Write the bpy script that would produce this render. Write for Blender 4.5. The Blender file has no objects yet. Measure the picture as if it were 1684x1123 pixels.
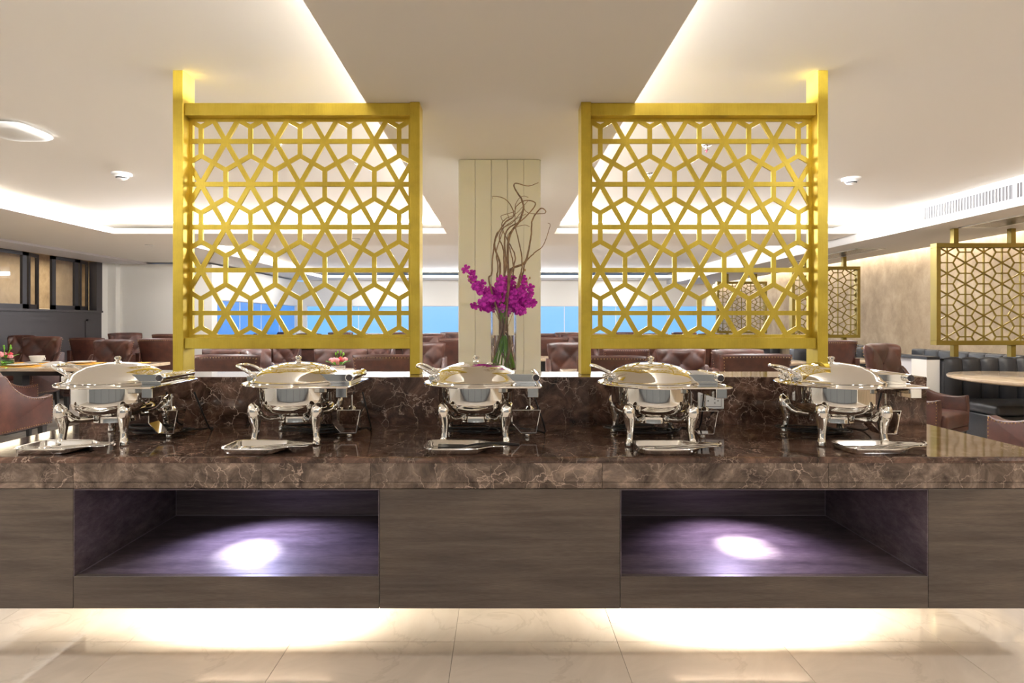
import bpy, bmesh, math, random
from mathutils import Vector, Matrix
random.seed(7)
PI = math.pi
scn = bpy.context.scene
COL = scn.collection
F = 935.0
VX, VY = 823.0, 528.0
H = 1.25

# ------------------------------------------------------------ camera, world, lights, exposure
cam = bpy.data.cameras.new('camera'); camo = bpy.data.objects.new('camera', cam); COL.objects.link(camo)
camo.location = (0, 0, H); camo.rotation_euler = (PI/2, 0, 0)
cam.sensor_width = 36; cam.lens = F*36/1684
cam.shift_x = (842-VX)/1684; cam.shift_y = -(561.5-VY)/1684
cam.clip_start = .05; cam.clip_end = 100
scn.camera = camo
w = bpy.data.worlds.new('world'); scn.world = w; w.use_nodes = True
w.node_tree.nodes['Background'].inputs[0].default_value = (.25, .5, 1, 1)
w.node_tree.nodes['Background'].inputs[1].default_value = 1.0
vs = scn.view_settings
vs.view_transform = 'Standard'; vs.look = 'None'; vs.exposure = 0.38; vs.gamma = 1; vs.use_curve_mapping = False

WARM = (1, .93, .82); NEUT = (.985, .985, .99)
def area(name, loc, sx, sy, power, color=NEUT, rot=(0, 0, 0), spread=PI):
    l = bpy.data.lights.new(name, 'AREA'); l.shape = 'RECTANGLE'; l.size = sx; l.size_y = sy
    l.energy = power; l.color = color; l.spread = spread
    o = bpy.data.objects.new(name, l); COL.objects.link(o); o.location = loc; o.rotation_euler = rot
    return o
UP = (PI, 0, 0)
ZS, ZT, ZC = 2.323, 2.388, 2.478          # soffit underside, soffit top, upper ceiling
YN = -3.4
COVE = 62.0                                # watts per metre of cove strip
def strip(name, x0, y0, x1, y1, tilt=(0, 0), k=1.0):
    L = math.hypot(x1-x0, y1-y0)
    along_x = abs(x1-x0) > abs(y1-y0)
    rot = (PI+tilt[0], tilt[1], 0)
    area(name, ((x0+x1)/2, (y0+y1)/2, (ZT+ZC)/2), L if along_x else .082, .082 if along_x else L, COVE*L*k, NEUT, rot)
T = math.radians(52); T2 = math.radians(82)
strip('cove_light', -.54, YN+.6, -.54, 6.9, (0, T), k=1.35)
strip('cove_light', .54, YN+.6, .54, 6.9, (0, -T), k=1.3)
strip('cove_light', -4.7, 7.09, -.7, 7.09, (T2, 0), k=.9)
strip('cove_light', .7, 7.09, 4.36, 7.09, (T2, 0), k=.9)
strip('cove_light', -4.87, YN+.6, -4.87, 6.9, (0, -T))
strip('cove_light', -4.4, 7.97, 4.3, 7.97, (-T, 0), k=.42)
strip('cove_light', -4.4, 14.15, 4.3, 14.15, (T2, 0), k=.5)
strip('cove_light', -4.55, 8.1, -4.55, 14.1, (0, -T), k=.42)
area('side_room_fill', (5.70, 5.5, 2.40), .03, 19, 170, WARM, (0, math.radians(8), 0))
area('side_room_fill', (-9.3, 9.5, 2.6), .3, 7, 110, (1, .85, .6), (0, 0, 0))  # soft lamp added to brighten the room behind the folding windows
# under the bar: two LED runs below the niches
UB = (math.radians(50), 0, 0)
for x, k in ((-.98, 1.0), (1.0, 1.3)):
    area('underbar_light', (x, 2.33, .215), .55, .04, 19*k, (1, .93, .80), UB)
for x, k in ((-1.75, .3), (0, .10), (1.75, .16)):
    area('underbar_light', (x, 2.33, .215), .4, .04, 3*k, (1, .90, .75), UB)
# niche spots
def spot(name, loc, target, power, angle, blend, color, r=.012):
    l = bpy.data.lights.new(name, 'SPOT'); l.energy = power; l.spot_size = angle; l.spot_blend = blend
    l.color = color; l.shadow_soft_size = r
    o = bpy.data.objects.new(name, l); COL.objects.link(o); o.location = loc
    d = Vector(target)-Vector(loc); o.rotation_euler = d.to_track_quat('-Z', 'Y').to_euler()
    return o
spot('niche_spot', (-1.03, 2.40, .646), (-.99, 2.24, .347), 44, math.radians(48), 1, (.80, .84, 1))
spot('niche_spot', (-1.03, 2.40, .646), (-.96, 2.25, .347), 19, math.radians(125), .7, (.60, .58, 1))
spot('niche_spot', (.97, 2.40, .646), (.98, 2.29, .347), 44, math.radians(48), 1, (.92, .88, 1))
spot('niche_spot', (.97, 2.40, .646), (.96, 2.28, .347), 15, math.radians(118), .7, (.74, .62, 1))
# added fill lamps at the ceiling over and behind the camera, fixtures unseen
for x, y in ((-2.6, .9), (2.6, .9), (-2.6, -1.8), (2.6, -1.8)):
    area('downlight', (x, y, ZC-.01), .25, .25, 18, NEUT)
area('downlight', (0, -2.4, ZS-.01), .25, .25, 18, NEUT)  # added fill under the beam, no fixture modelled
for x in (-2.6, 2.6):
    for y in (5.0, 10.5):
        area('downlight', (x, y, ZC-.01), .25, .25, 30, NEUT)  # fill lamps added to brighten the back of the room
for x, y in ((-5.6, 4.0), (-5.6, 8.0), (-3.0, 7.5), (-1.0, 7.5), (1.0, 7.5), (3.0, 7.5), (0, 5.2), (-5.0, 9.2), (-3, 14.5), (0, 14.5), (3, 14.5)):
    area('downlight', (x, y, ZS-.01), .2, .2, 14, NEUT)  # more added fill under the soffits, separate from the modelled fixtures
area('downlight', (5.0, 4.4, 2.205), .2, .2, 12, NEUT)  # added fill over the near booth
area('downlight', (5.0, 7.2, 2.205), .2, .2, 12, NEUT)  # added fill over the second booth

# ------------------------------------------------------------ materials
def mat(name, color=(.5, .5, .5), rough=.5, metal=0, **k):
    m = bpy.data.materials.new(name); m.use_nodes = True
    b = m.node_tree.nodes['Principled BSDF']
    b.inputs['Base Color'].default_value = (*color, 1)
    b.inputs['Roughness'].default_value = rough; b.inputs['Metallic'].default_value = metal
    for kk, v in k.items():
        b.inputs[kk.replace('_', ' ')].default_value = v
    return m
def nd(m, t, **k):
    n = m.node_tree.nodes.new(t)
    for a, v in k.items(): setattr(n, a, v)
    return n
def lk(m, a, b): m.node_tree.links.new(a, b)
def bsdf(m): return m.node_tree.nodes['Principled BSDF']
def coords(m, scale=(1, 1, 1), kind='Object', rot=(0, 0, 0)):
    tc = nd(m, 'ShaderNodeTexCoord'); mp = nd(m, 'ShaderNodeMapping')
    mp.inputs['Scale'].default_value = scale; mp.inputs['Rotation'].default_value = rot
    lk(m, tc.outputs[kind], mp.inputs[0]); return mp.outputs[0]
def noise(m, vec, scale, detail=4, rough=.55, dist=0):
    n = nd(m, 'ShaderNodeTexNoise'); n.inputs['Scale'].default_value = scale
    n.inputs['Detail'].default_value = detail; n.inputs['Roughness'].default_value = rough
    n.inputs['Distortion'].default_value = dist
    lk(m, vec, n.inputs['Vector']); return n
def ramp(m, fac, stops):
    r = nd(m, 'ShaderNodeValToRGB'); e = r.color_ramp.elements
    while len(e) < len(stops): e.new(.5)
    for i, (p, c) in enumerate(stops):
        e[i].position = p; e[i].color = (*c, 1)
    lk(m, fac, r.inputs[0]); return r
def mixc(m, fac, a, b, mode='MIX'):
    x = nd(m, 'ShaderNodeMix', data_type='RGBA', blend_type=mode)
    for s, v in ((x.inputs[0], fac), (x.inputs[6], a), (x.inputs[7], b)):
        if isinstance(v, (int, float)): s.default_value = v
        elif isinstance(v, tuple): s.default_value = (*v, 1)
        else: lk(m, v, s)
    return x.outputs[2]
def bump(m, h, strength=.2, dist=.01):
    b = nd(m, 'ShaderNodeBump'); b.inputs['Strength'].default_value = strength
    b.inputs['Distance'].default_value = dist; lk(m, h, b.inputs['Height'])
    lk(m, b.outputs[0], bsdf(m).inputs['Normal'])

M = {}
M['ceiling'] = mat('ceiling_paint', (.79, .755, .70), .9)
M['paint'] = mat('white_paint', (.80, .775, .72), .7)
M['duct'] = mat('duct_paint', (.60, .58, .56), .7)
M['greypaint'] = mat('grey_white_paint', (.62, .60, .62), .7)
M['column'] = mat('cream_lacquer', (.86, .86, .80), .28)
M['chrome'] = mat('polished_steel', (.82, .80, .765), .05, 1)
M['traysteel'] = mat('tray_steel', (.80, .78, .74), .17, 1)
M['satin'] = mat('satin_steel', (.62, .60, .57), .25, 1)
M['black'] = mat('black_plastic', (.012, .012, .013), .35)
M['blackwood'] = mat('black_lacquered_wood', (.02, .018, .018), .35)
M['darkframe'] = mat('dark_window_frame', (.022, .019, .024), .45)
M['darkpanel'] = mat('charcoal_panel', (.048, .041, .045), .5)
M['china'] = mat('white_china', (.85, .83, .78), .2)
M['white'] = mat('white_plastic', (.82, .82, .8), .35)
M['orange'] = mat('orange_mat', (.95, .50, .05), .7)
M['napkin'] = mat('white_napkin', (.8, .78, .74), .85)
M['outlet_dark'] = mat('socket_slot', (.02, .02, .02), .5)
M['stem'] = mat('green_stem', (.16, .42, .02), .45)
M['leaf'] = mat('green_leaf', (.12, .42, .03), .45)
M['bud'] = mat('olive_bud', (.45, .28, .10), .5)
M['pink'] = mat('pink_rose', (.85, .33, .36), .6)
M['red'] = mat('red_rose', (.60, .02, .05), .6)
M['brass'] = mat('antique_brass', (.55, .38, .16), .3, 1)
M['grout'] = mat('grout', (.52, .43, .34), .9)
M['plinth'] = mat('plinth_paint', (.80, .74, .64), .5)
M['edge'] = mat('edge_banding', (.22, .19, .22), .45)

m = M['gold'] = mat('brushed_gold_paint', (.70, .50, .05), .38, .55)
v = coords(m); n = noise(m, v, 5, 5, .6); n2 = noise(m, coords(m, (60, 60, 2)), 6, 3)
c = ramp(m, n.outputs[0], [(.3, (.46, .33, .035)), (.55, (.62, .46, .052)), (.75, (.68, .53, .085))])
lk(m, mixc(m, .25, c.outputs[0], n2.outputs[0], 'SOFT_LIGHT'), bsdf(m).inputs['Base Color'])
m = M['oldgold'] = mat('dull_gold_paint', (.21, .15, .022), .42, .5)

def marble(name, seed, dark=(.022, .011, .0075), mid=(.085, .048, .034), vein=(.62, .46, .36), rough=.07, amount=1.0):
    m = mat(name, mid, rough)
    tc = nd(m, 'ShaderNodeTexCoord'); mp = nd(m, 'ShaderNodeMapping')
    mp.inputs['Location'].default_value = (seed*3.1, seed*1.7, seed*.9); mp.inputs['Rotation'].default_value = (.4, .3*seed, .6)
    lk(m, tc.outputs['Object'], mp.inputs[0]); v = mp.outputs[0]
    base = noise(m, v, 9, 9, .7, .9)
    wn = noise(m, v, 4, 5, .6)
    add = nd(m, 'ShaderNodeVectorMath', operation='MULTIPLY_ADD'); add.inputs[1].default_value = (.32, .32, .32)
    lk(m, wn.outputs['Color'], add.inputs[0]); lk(m, v, add.inputs[2])
    def veins(scale, w0, w1):
        vo = nd(m, 'ShaderNodeTexVoronoi', feature='DISTANCE_TO_EDGE'); vo.inputs['Scale'].default_value = scale
        lk(m, add.outputs[0], vo.inputs['Vector'])
        return ramp(m, vo.outputs['Distance'], [(0, (1, 1, 1)), (w0, (.35, .35, .35)), (w1, (0, 0, 0))]).outputs[0]
    v1 = veins(9, .010, .026); v2 = veins(26, .02, .07)
    mask = ramp(m, noise(m, v, 3.2, 4, .6).outputs[0], [(.42, (0, 0, 0)), (.62, (1, 1, 1))]).outputs[0]
    mask2 = ramp(m, noise(m, v, 7.7, 4, .6).outputs[0], [(.5, (0, 0, 0)), (.66, (1, 1, 1))]).outputs[0]
    bc = ramp(m, base.outputs[0], [(.34, dark), (.5, mid), (.6, tuple(x*1.8 for x in mid)), (.74, tuple(x*3.6 for x in mid))]).outputs[0]
    f1 = mixc(m, 1.0, v1, mask, 'MULTIPLY'); f2 = mixc(m, 1.0, v2, mask2, 'MULTIPLY')
    f = mixc(m, 1.0, f1, mixc(m, 1.0, f2, (.6*amount, .6*amount, .6*amount), 'MULTIPLY'), 'ADD')
    g = nd(m, 'ShaderNodeSeparateColor'); lk(m, f, g.inputs[0])
    mm = nd(m, 'ShaderNodeMath', operation='MULTIPLY'); mm.inputs[1].default_value = .85*amount; mm.use_clamp = True
    lk(m, g.outputs[0], mm.inputs[0])
    lk(m, mixc(m, mm.outputs[0], bc, vein), bsdf(m).inputs['Base Color'])
    return m
M['marble_top'] = marble('brown_marble_top', 1)
M['marble_edge_lit'] = [marble('brown_marble_edge_lit', 2+i, dark=(.045, .027, .02), mid=(.145, .105, .08), rough=.12, amount=1.1) for i in range(2)]  # same marble made lighter: reflected floor light put into its colour
M['marble_back'] = marble('brown_marble_splash', 5, amount=1.2)

def wood(name, c0, c1, c2, rough=.42):
    m = mat(name, c1, rough)
    v = coords(m, (1.2, 9, 22)); n = noise(m, v, 2.2, 7, .62, .5)
    v2 = coords(m, (9, 40, 300)); n2 = noise(m, v2, 3, 3, .6)
    v3 = coords(m, (.6, 3, 5)); n3 = noise(m, v3, 2, 3, .5, 1.0)
    c = ramp(m, n.outputs[0], [(.25, c0), (.5, c1), (.78, c2)])
    d = mixc(m, .7, c.outputs[0], n2.outputs[0], 'SOFT_LIGHT')
    e = mixc(m, .7, d, ramp(m, n3.outputs[0], [(.35, (.3, .3, .32)), (.65, (.62, .6, .58))]).outputs[0], 'SOFT_LIGHT')
    lk(m, e, bsdf(m).inputs['Base Color']); bump(m, n2.outputs[0], .12, .002)
    return m
M['wood'] = wood('dark_oak_laminate', (.074, .056, .044), (.112, .087, .069), (.155, .123, .098))
M['nichewood_lit'] = wood('niche_oak_laminate_lit', (.07, .05, .055), (.12, .092, .10), (.18, .145, .155), .5)  # same laminate with the niche light's purple cast put into its colour

m = M['leather'] = mat('brown_leather', (.12, .036, .022), .43)
n = noise(m, coords(m), 7, 5, .6); n2 = noise(m, coords(m), 260, 2)
lk(m, ramp(m, n.outputs[0], [(.3, (.036, .012, .009)), (.55, (.078, .026, .017)), (.75, (.125, .044, .028))]).outputs[0], bsdf(m).inputs['Base Color'])
bump(m, n2.outputs[0], .1, .001)
m = M['sofa'] = mat('black_leather', (.016, .017, .021), .38)
m = M['tabletop'] = mat('beige_stone_top', (.62, .48, .33), .12)
n = noise(m, coords(m), 6, 6, .6, .6)
lk(m, ramp(m, n.outputs[0], [(.3, (.50, .37, .24)), (.6, (.68, .54, .39))]).outputs[0], bsdf(m).inputs['Base Color'])
m = M['tile'] = mat('cream_porcelain_tile', (.72, .60, .46), .06)
n = noise(m, coords(m, (1, 1, 1)), 2.2, 6, .6, 1.4)
oi = nd(m, 'ShaderNodeObjectInfo')
c = ramp(m, n.outputs[0], [(.35, (.63, .545, .45)), (.5, (.70, .61, .51)), (.7, (.74, .66, .57))])
vo = nd(m, 'ShaderNodeTexVoronoi', feature='DISTANCE_TO_EDGE'); vo.inputs['Scale'].default_value = 1.6
mx = nd(m, 'ShaderNodeVectorMath', operation='MULTIPLY_ADD'); mx.inputs[1].default_value = (.6, .6, .6)
lk(m, n.outputs['Color'], mx.inputs[0]); lk(m, coords(m), mx.inputs[2]); lk(m, mx.outputs[0], vo.inputs['Vector'])
ve = ramp(m, vo.outputs['Distance'], [(0, (.8, .78, .75)), (.02, (1, 1, 1))])
lk(m, mixc(m, .5, c.outputs[0], ve.outputs[0], 'MULTIPLY'), bsdf(m).inputs['Base Color'])
m = M['wallpaper'] = mat('tan_textured_wallpaper', (.50, .37, .26), .75)
n = noise(m, coords(m, (1, 3, 2.2)), 1.6, 8, .7, .3); n2 = noise(m, coords(m, (1, 60, 6)), 5, 3)
c = ramp(m, n.outputs[0], [(.3, (.27, .20, .128)), (.5, (.375, .285, .185)), (.7, (.47, .37, .25))])
lk(m, mixc(m, .3, c.outputs[0], n2.outputs[0], 'SOFT_LIGHT'), bsdf(m).inputs['Base Color'])
m = M['orchid'] = mat('magenta_petal', (.42, .004, .30), .5)
n = noise(m, coords(m), 60, 3)
lk(m, ramp(m, n.outputs[0], [(.35, (.30, .0, .24)), (.6, (.68, .02, .52))]).outputs[0], bsdf(m).inputs['Base Color'])
m = M['bark'] = mat('willow_bark', (.20, .12, .07), .7)
n = noise(m, coords(m, (1, 1, .2)), 90, 4)
lk(m, ramp(m, n.outputs[0], [(.3, (.12, .068, .04)), (.7, (.40, .26, .14))]).outputs[0], bsdf(m).inputs['Base Color'])
def glass(name, color=(1, 1, 1), ior=1.45, rough=0):
    m = mat(name, color, rough, Transmission_Weight=1.0, IOR=ior); return m
M['glass'] = glass('clear_glass'); M['water'] = glass('water', (.96, .98, .95), 1.33)
M['greenglass'] = glass('green_water', (.25, .85, .2), 1.33)
m = M['winglass'] = bpy.data.materials.new('window_glass'); m.use_nodes = True
nt = m.node_tree; nt.nodes.remove(bsdf(m)); tr = nt.nodes.new('ShaderNodeBsdfTransparent'); gl = nt.nodes.new('ShaderNodeBsdfGlossy')
gl.inputs['Roughness'].default_value = .01; ms = nt.nodes.new('ShaderNodeMixShader')
tr.inputs[0].default_value = (.9, .9, .9, 1)
ms.inputs[0].default_value = .10; lk(m, tr.outputs[0], ms.inputs[1]); lk(m, gl.outputs[0], ms.inputs[2]); lk(m, ms.outputs[0], nt.nodes['Material Output'].inputs[0])
def emis(name, color, s, base=(.1, .1, .1)):
    return mat(name, base, .15, Emission_Color=(*color, 1), Emission_Strength=s)
M['blue'] = emis('lit_blue_pane', (.13, .42, .95), .95)
M['deepblue'] = emis('lit_deep_blue_pane', (.0, .20, .68), .80)
M['daypane'] = emis('lit_grey_pane', (.52, .55, .54), .15)
M['lamp'] = emis('lit_lamp_face', (1, .97, .9), 6)

# ------------------------------------------------------------ mesh helpers
class MB:
    def __init__(s): s.v = []; s.f = []
    def add(s, vs, fs):
        o = len(s.v); s.v += [tuple(x) for x in vs]; s.f += [tuple(i+o for i in f) for f in fs]; return s
    def box(s, x0, y0, z0, x1, y1, z1, b=0):
        if b:
            bm = bmesh.new(); bmesh.ops.create_cube(bm, size=1)
            for v in bm.verts: v.co = Vector(((x0+x1)/2+v.co.x*(x1-x0), (y0+y1)/2+v.co.y*(y1-y0), (z0+z1)/2+v.co.z*(z1-z0)))
            bmesh.ops.bevel(bm, geom=bm.edges[:], offset=b, segments=3 if b > .008 else 1, affect='EDGES', profile=.5)
            bm.verts.index_update()
            s.add([v.co[:] for v in bm.verts], [[v.index for v in f.verts] for f in bm.faces]); bm.free(); return s
        vs = [(x0, y0, z0), (x1, y0, z0), (x1, y1, z0), (x0, y1, z0), (x0, y0, z1), (x1, y0, z1), (x1, y1, z1), (x0, y1, z1)]
        return s.add(vs, [(0, 3, 2, 1), (4, 5, 6, 7), (0, 1, 5, 4), (1, 2, 6, 5), (2, 3, 7, 6), (3, 0, 4, 7)])
    def lathe(s, prof, c=(0, 0, 0), seg=48, axis='Z', caps=True):
        vs = []; fs = []; n = len(prof)
        for i in range(seg):
            a = 2*PI*i/seg
            for r, z in prof:
                p = (r*math.cos(a), r*math.sin(a), z)
                if axis == 'Y': p = (p[0], z, p[1])
                if axis == 'X': p = (z, p[0], p[1])
                vs.append((c[0]+p[0], c[1]+p[1], c[2]+p[2]))
        for i in range(seg):
            j = (i+1) % seg
            for k in range(n-1): fs.append((i*n+k, j*n+k, j*n+k+1, i*n+k+1))
        if caps:
            if prof[0][0] > 1e-6: fs.append(tuple(i*n for i in range(seg))[::-1])
            if prof[-1][0] > 1e-6: fs.append(tuple(i*n+n-1 for i in range(seg)))
        return s.add(vs, fs)
    def tube(s, pts, rad, seg=8, closed=False, flat=1.0, caps=True):
        pts = [Vector(p) for p in pts]; n = len(pts)
        if not isinstance(rad, (list, tuple)): rad = [rad]*n
        vs = []; fs = []; prev = None
        for i, p in enumerate(pts):
            if closed: t = (pts[(i+1) % n]-pts[i-1])
            else: t = pts[min(i+1, n-1)]-pts[max(i-1, 0)]
            t.normalize()
            if prev is None:
                up = Vector((0, 0, 1)) if abs(t.z) < .9 else Vector((1, 0, 0))
                nrm = t.cross(up).normalized()
            else:
                nrm = prev-t*prev.dot(t)
                nrm = nrm.normalized() if nrm.length > 1e-6 else t.orthogonal().normalized()
            prev = nrm; bn = t.cross(nrm)
            for k in range(seg):
                a = 2*PI*k/seg
                vs.append((p+nrm*math.cos(a)*rad[i]+bn*math.sin(a)*rad[i]*flat)[:])
        m = n if closed else n-1
        for i in range(m):
            j = (i+1) % n
            for k in range(seg):
                l = (k+1) % seg
                fs.append((i*seg+k, i*seg+l, j*seg+l, j*seg+k))
        if not closed and caps:
            fs.append(tuple(range(seg))[::-1]); fs.append(tuple((n-1)*seg+k for k in range(seg)))
        return s.add(vs, fs)
    def prism(s, poly, a0, a1, plane='XY'):
        n = len(poly)
        def P(u, v, w): return {'XY': (u, v, w), 'XZ': (u, w, v), 'YZ': (w, u, v)}[plane]
        vs = [P(u, v, a0) for u, v in poly]+[P(u, v, a1) for u, v in poly]
        fs = [tuple(range(n))[::-1], tuple(range(n, 2*n))]+[(i, (i+1) % n, n+(i+1) % n, n+i) for i in range(n)]
        return s.add(vs, fs)
    def ball(s, c, r, seg=8, rings=6, sz=(1, 1, 1)):
        return s.add(*ballgeo(c, r, seg, rings, sz))
    def bar2d(s, p, q, w, y0, y1):           # bar in the XZ plane
        d = Vector((q[0]-p[0], q[1]-p[1])); L = d.length
        if L < 1e-6: return s
        d /= L; nx, nz = -d.y*w/2, d.x*w/2
        return s.prism([(p[0]-nx, p[1]-nz), (q[0]-nx, q[1]-nz), (q[0]+nx, q[1]+nz), (p[0]+nx, p[1]+nz)], y0, y1, 'XZ')
def ballgeo(c, r, seg, rings, sz):
    vs = [(c[0], c[1], c[2]+r*sz[2])]; fs = []
    for i in range(1, rings):
        t = PI*i/rings
        for k in range(seg):
            a = 2*PI*k/seg
            vs.append((c[0]+r*sz[0]*math.sin(t)*math.cos(a), c[1]+r*sz[1]*math.sin(t)*math.sin(a), c[2]+r*sz[2]*math.cos(t)))
    vs.append((c[0], c[1], c[2]-r*sz[2])); last = len(vs)-1
    for k in range(seg):
        fs.append((0, 1+k, 1+(k+1) % seg))
        for i in range(rings-2):
            a = 1+i*seg+k; b = 1+i*seg+(k+1) % seg
            fs.append((a, a+seg, b+seg, b))
        o = 1+(rings-2)*seg
        fs.append((last, o+(k+1) % seg, o+k))
    return vs, fs

def obj(name, mb, material, parent=None, smooth=False, loc=None, angle=40):
    if isinstance(mb, MB):
        me = bpy.data.meshes.new(name); me.from_pydata(mb.v, [], mb.f)
        bm = bmesh.new(); bm.from_mesh(me); bmesh.ops.recalc_face_normals(bm, faces=bm.faces[:])
        if smooth:
            for f in bm.faces: f.smooth = True
            for e in bm.edges:
                if len(e.link_faces) == 2 and e.calc_face_angle(0) > math.radians(angle): e.smooth = False
        bm.to_mesh(me); bm.free()
        me.materials.append(material)
    else: me = mb
    o = bpy.data.objects.new(name, me); COL.objects.link(o)
    if loc is not None: o.location = loc
    if parent is not None: o.parent = parent
    return o
def tag(o, label=None, cat=None, group=None, kind=None):
    if label: o['label'] = label
    if cat: o['category'] = cat
    if group: o['group'] = group
    if kind: o['kind'] = kind
    return o
def thing(name, label, cat, loc=(0, 0, 0), rz=0, group=None):
    o = bpy.data.objects.new(name, None); COL.objects.link(o); o.empty_display_size = .1
    o.location = loc; o.rotation_euler = (0, 0, rz)
    return tag(o, label, cat, group)
def struct(name, mb, material, parent=None, label=None):
    o = obj(name, mb, material, parent)
    if parent is None: o['kind'] = 'structure'
    if label: o['label'] = label
    return o
def dup(root, loc=None, rz=None, label=None, group=None, scale=None):
    def rec(o, par):
        c = o.copy(); COL.objects.link(c)
        if par is not None: c.parent = par
        for ch in list(o.children): rec(ch, c)
        return c
    r = rec(root, None)
    if loc is not None: r.location = loc
    if rz is not None: r.rotation_euler = (0, 0, rz)
    if label: r['label'] = label
    if group: r['group'] = group
    if scale: r.scale = scale
    return r
def bake(mb, voxel, smooth_it=4):
    me = bpy.data.meshes.new('tmp'); me.from_pydata(mb.v, [], mb.f)
    bm = bmesh.new(); bm.from_mesh(me); bmesh.ops.recalc_face_normals(bm, faces=bm.faces[:]); bm.to_mesh(me); bm.free()
    o = bpy.data.objects.new('tmp', me); COL.objects.link(o)
    r = o.modifiers.new('r', 'REMESH'); r.mode = 'VOXEL'; r.voxel_size = voxel; r.use_smooth_shade = True
    sm = o.modifiers.new('s', 'SMOOTH'); sm.iterations = smooth_it; sm.factor = .5
    dg = bpy.context.evaluated_depsgraph_get(); dg.update()
    out = bpy.data.meshes.new_from_object(o.evaluated_get(dg))
    bpy.data.objects.remove(o); return out
def spl(pts, n=6):                            # Catmull-Rom
    pts = [Vector(p) for p in pts]; out = []
    P = [pts[0]*2-pts[1]]+pts+[pts[-1]*2-pts[-2]]
    for i in range(1, len(P)-2):
        for k in range(n):
            t = k/n; a, b, c, d = P[i-1], P[i], P[i+1], P[i+2]
            out.append(.5*((2*b)+(c-a)*t+(2*a-5*b+4*c-d)*t*t+(3*b-a-3*c+d)*t*t*t))
    out.append(pts[-1]); return out
def at(px, py, Y): return ((px-VX)*Y/F, Y, H-(py-VY)*Y/F)
def X_(px, Y): return (px-VX)*Y/F
def Z_(py, Y): return H-(py-VY)*Y/F

# ------------------------------------------------------------ the room
XL, XR, YF = -7.1, 5.78, 15.0
TS = .635
fl = struct('floor', MB().box(-10.2, YN, -.10, 6.2, YF+.3, -.0065), M['grout'])
tx0 = -.179-TS*11; ty0 = 2.218-TS*11
tile = MB(); tile.box(0, 0, -.008, TS-.0014, TS-.0014, 0, .0007)
tme = None; rest = MB(); cnt = 0
for j in range(0, 32):
    for i in range(0, 21):
        x = tx0+i*TS; y = ty0+j*TS
        if y+TS > YF or x < XL-TS or x > XR: continue
        near = (0.9 < y+TS and y < 6.2 and -6.5 < x < 5.6)
        if near and cnt < 290:
            cnt += 1
            if tme is None:
                o = obj('tile', tile, M['tile'], fl, loc=(x, y, 0)); tme = o.data
            else: o = obj('tile', tme, None, fl, loc=(x, y, 0))
        else: rest.box(x, y, -.008, x+TS-.0014, y+TS-.0014, 0)
o = obj('tiles', rest, M['tile'], fl); o['kind'] = 'stuff'

struct('ceiling', MB().box(XL-.3, YN, ZC, XR+.4, YF+.3, ZC+.15), M['ceiling'])
struct('trim_1', MB().box(-.66, YN, ZS, .66, 6.98, ZT), M['ceiling'], label='long dropped ceiling beam running away above the column')
struct('trim_2', MB().box(-6.47, 6.98, ZS, 4.38, 8.09, ZT), M['ceiling'], label='dropped ceiling beam crossing the room behind the screens')
mb = MB().box(-6.47, YN, ZS, -4.75, 6.98, ZT); struct('trim_3', mb, M['ceiling'], label='dropped ceiling border along the left side')
mb = MB().box(-6.47, 8.09, ZS, -4.43, 14.1, ZT); struct('trim_4', mb, M['ceiling'], label='dropped ceiling border at the far left')
struct('trim_5', MB().box(-6.47, 14.1, ZS, 4.38, YF, ZT), M['ceiling'], label='dropped ceiling border before the far wall')
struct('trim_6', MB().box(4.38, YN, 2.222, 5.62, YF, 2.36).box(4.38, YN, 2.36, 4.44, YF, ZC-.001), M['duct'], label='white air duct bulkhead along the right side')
struct('trim_7', MB().box(XL, YN, 2.29, -6.47, YF, ZC-.001), M['greypaint'], label='grey band of ceiling above the dark folding windows')
# walls
struct('wall_right', MB().box(XR, YN, -.006, XR+.2, YF+.2, ZC), M['wallpaper'])
struct('wall_near', MB().box(XL-.2, YN-.2, -.006, XR+.2, YN, ZC), M['paint'])
wf = MB(); wx0, wx1 = -5.12, XR; wz0, wz1 = .55, 1.65
wf.box(-5.28, YF, -.006, wx0, YF+.2, 2.29); wf.box(wx0, YF, -.006, wx1, YF+.2, wz0); wf.box(wx0, YF, wz1, wx1, YF+.2, ZS)
struct('wall_far', wf, M['paint'])
wl = MB().box(XL-.2, 10.4, -.006, -5.28, 10.6, 2.29).box(-5.48, 10.6, -.006, -5.28, YF+.2, wz0).box(-5.48, 10.6, wz1, -5.28, YF+.2, 2.29)
wl.box(-5.48, 14.75, wz0, -5.28, YF+.2, wz1)
wl.box(XL-.2, 10.12, -.006, XL, 10.4, 2.29).box(XL, 10.28, -.006, XL+.14, 10.4, 2.29)
wl.box(XL-.2, YN, -.006, XL, 5.2, 2.29)
struct('wall_left', wl, M['paint'])
def window(name, fixed, a0, a1, n, z0, z1, axis, material, label, fr=.035, fm=None):
    mb = MB()
    def bx(u0, u1, w0, w1, d0, d1):
        if axis == 'X': mb.box(u0, fixed+d0, w0, u1, fixed+d1, w1)
        else: mb.box(fixed-d1, u0, w0, fixed-d0, u1, w1)
    bx(a0, a1, z0, z0+fr, .04, .10); bx(a0, a1, z1-fr, z1, .04, .10)
    for i in range(n+1):
        u = a0+(a1-a0)*i/n; bx(u-max(.008, fr/2), u+max(.008, fr/2), z0, z1, .05, .085+.02*(fr > .05))
    wo = struct(name, mb, fm or M['paint'], label=label)
    for i in range(n):
        u0 = a0+(a1-a0)*i/n+.01; u1 = a0+(a1-a0)*(i+1)/n-.01
        p = MB()
        if axis == 'X': p.box(u0, fixed+.06, z0+fr, u1, fixed+.075, z1-fr)
        else: p.box(fixed-.075, u0, z0+fr, fixed-.06, u1, z1-fr)
        obj('pane', p, material, wo)
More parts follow.
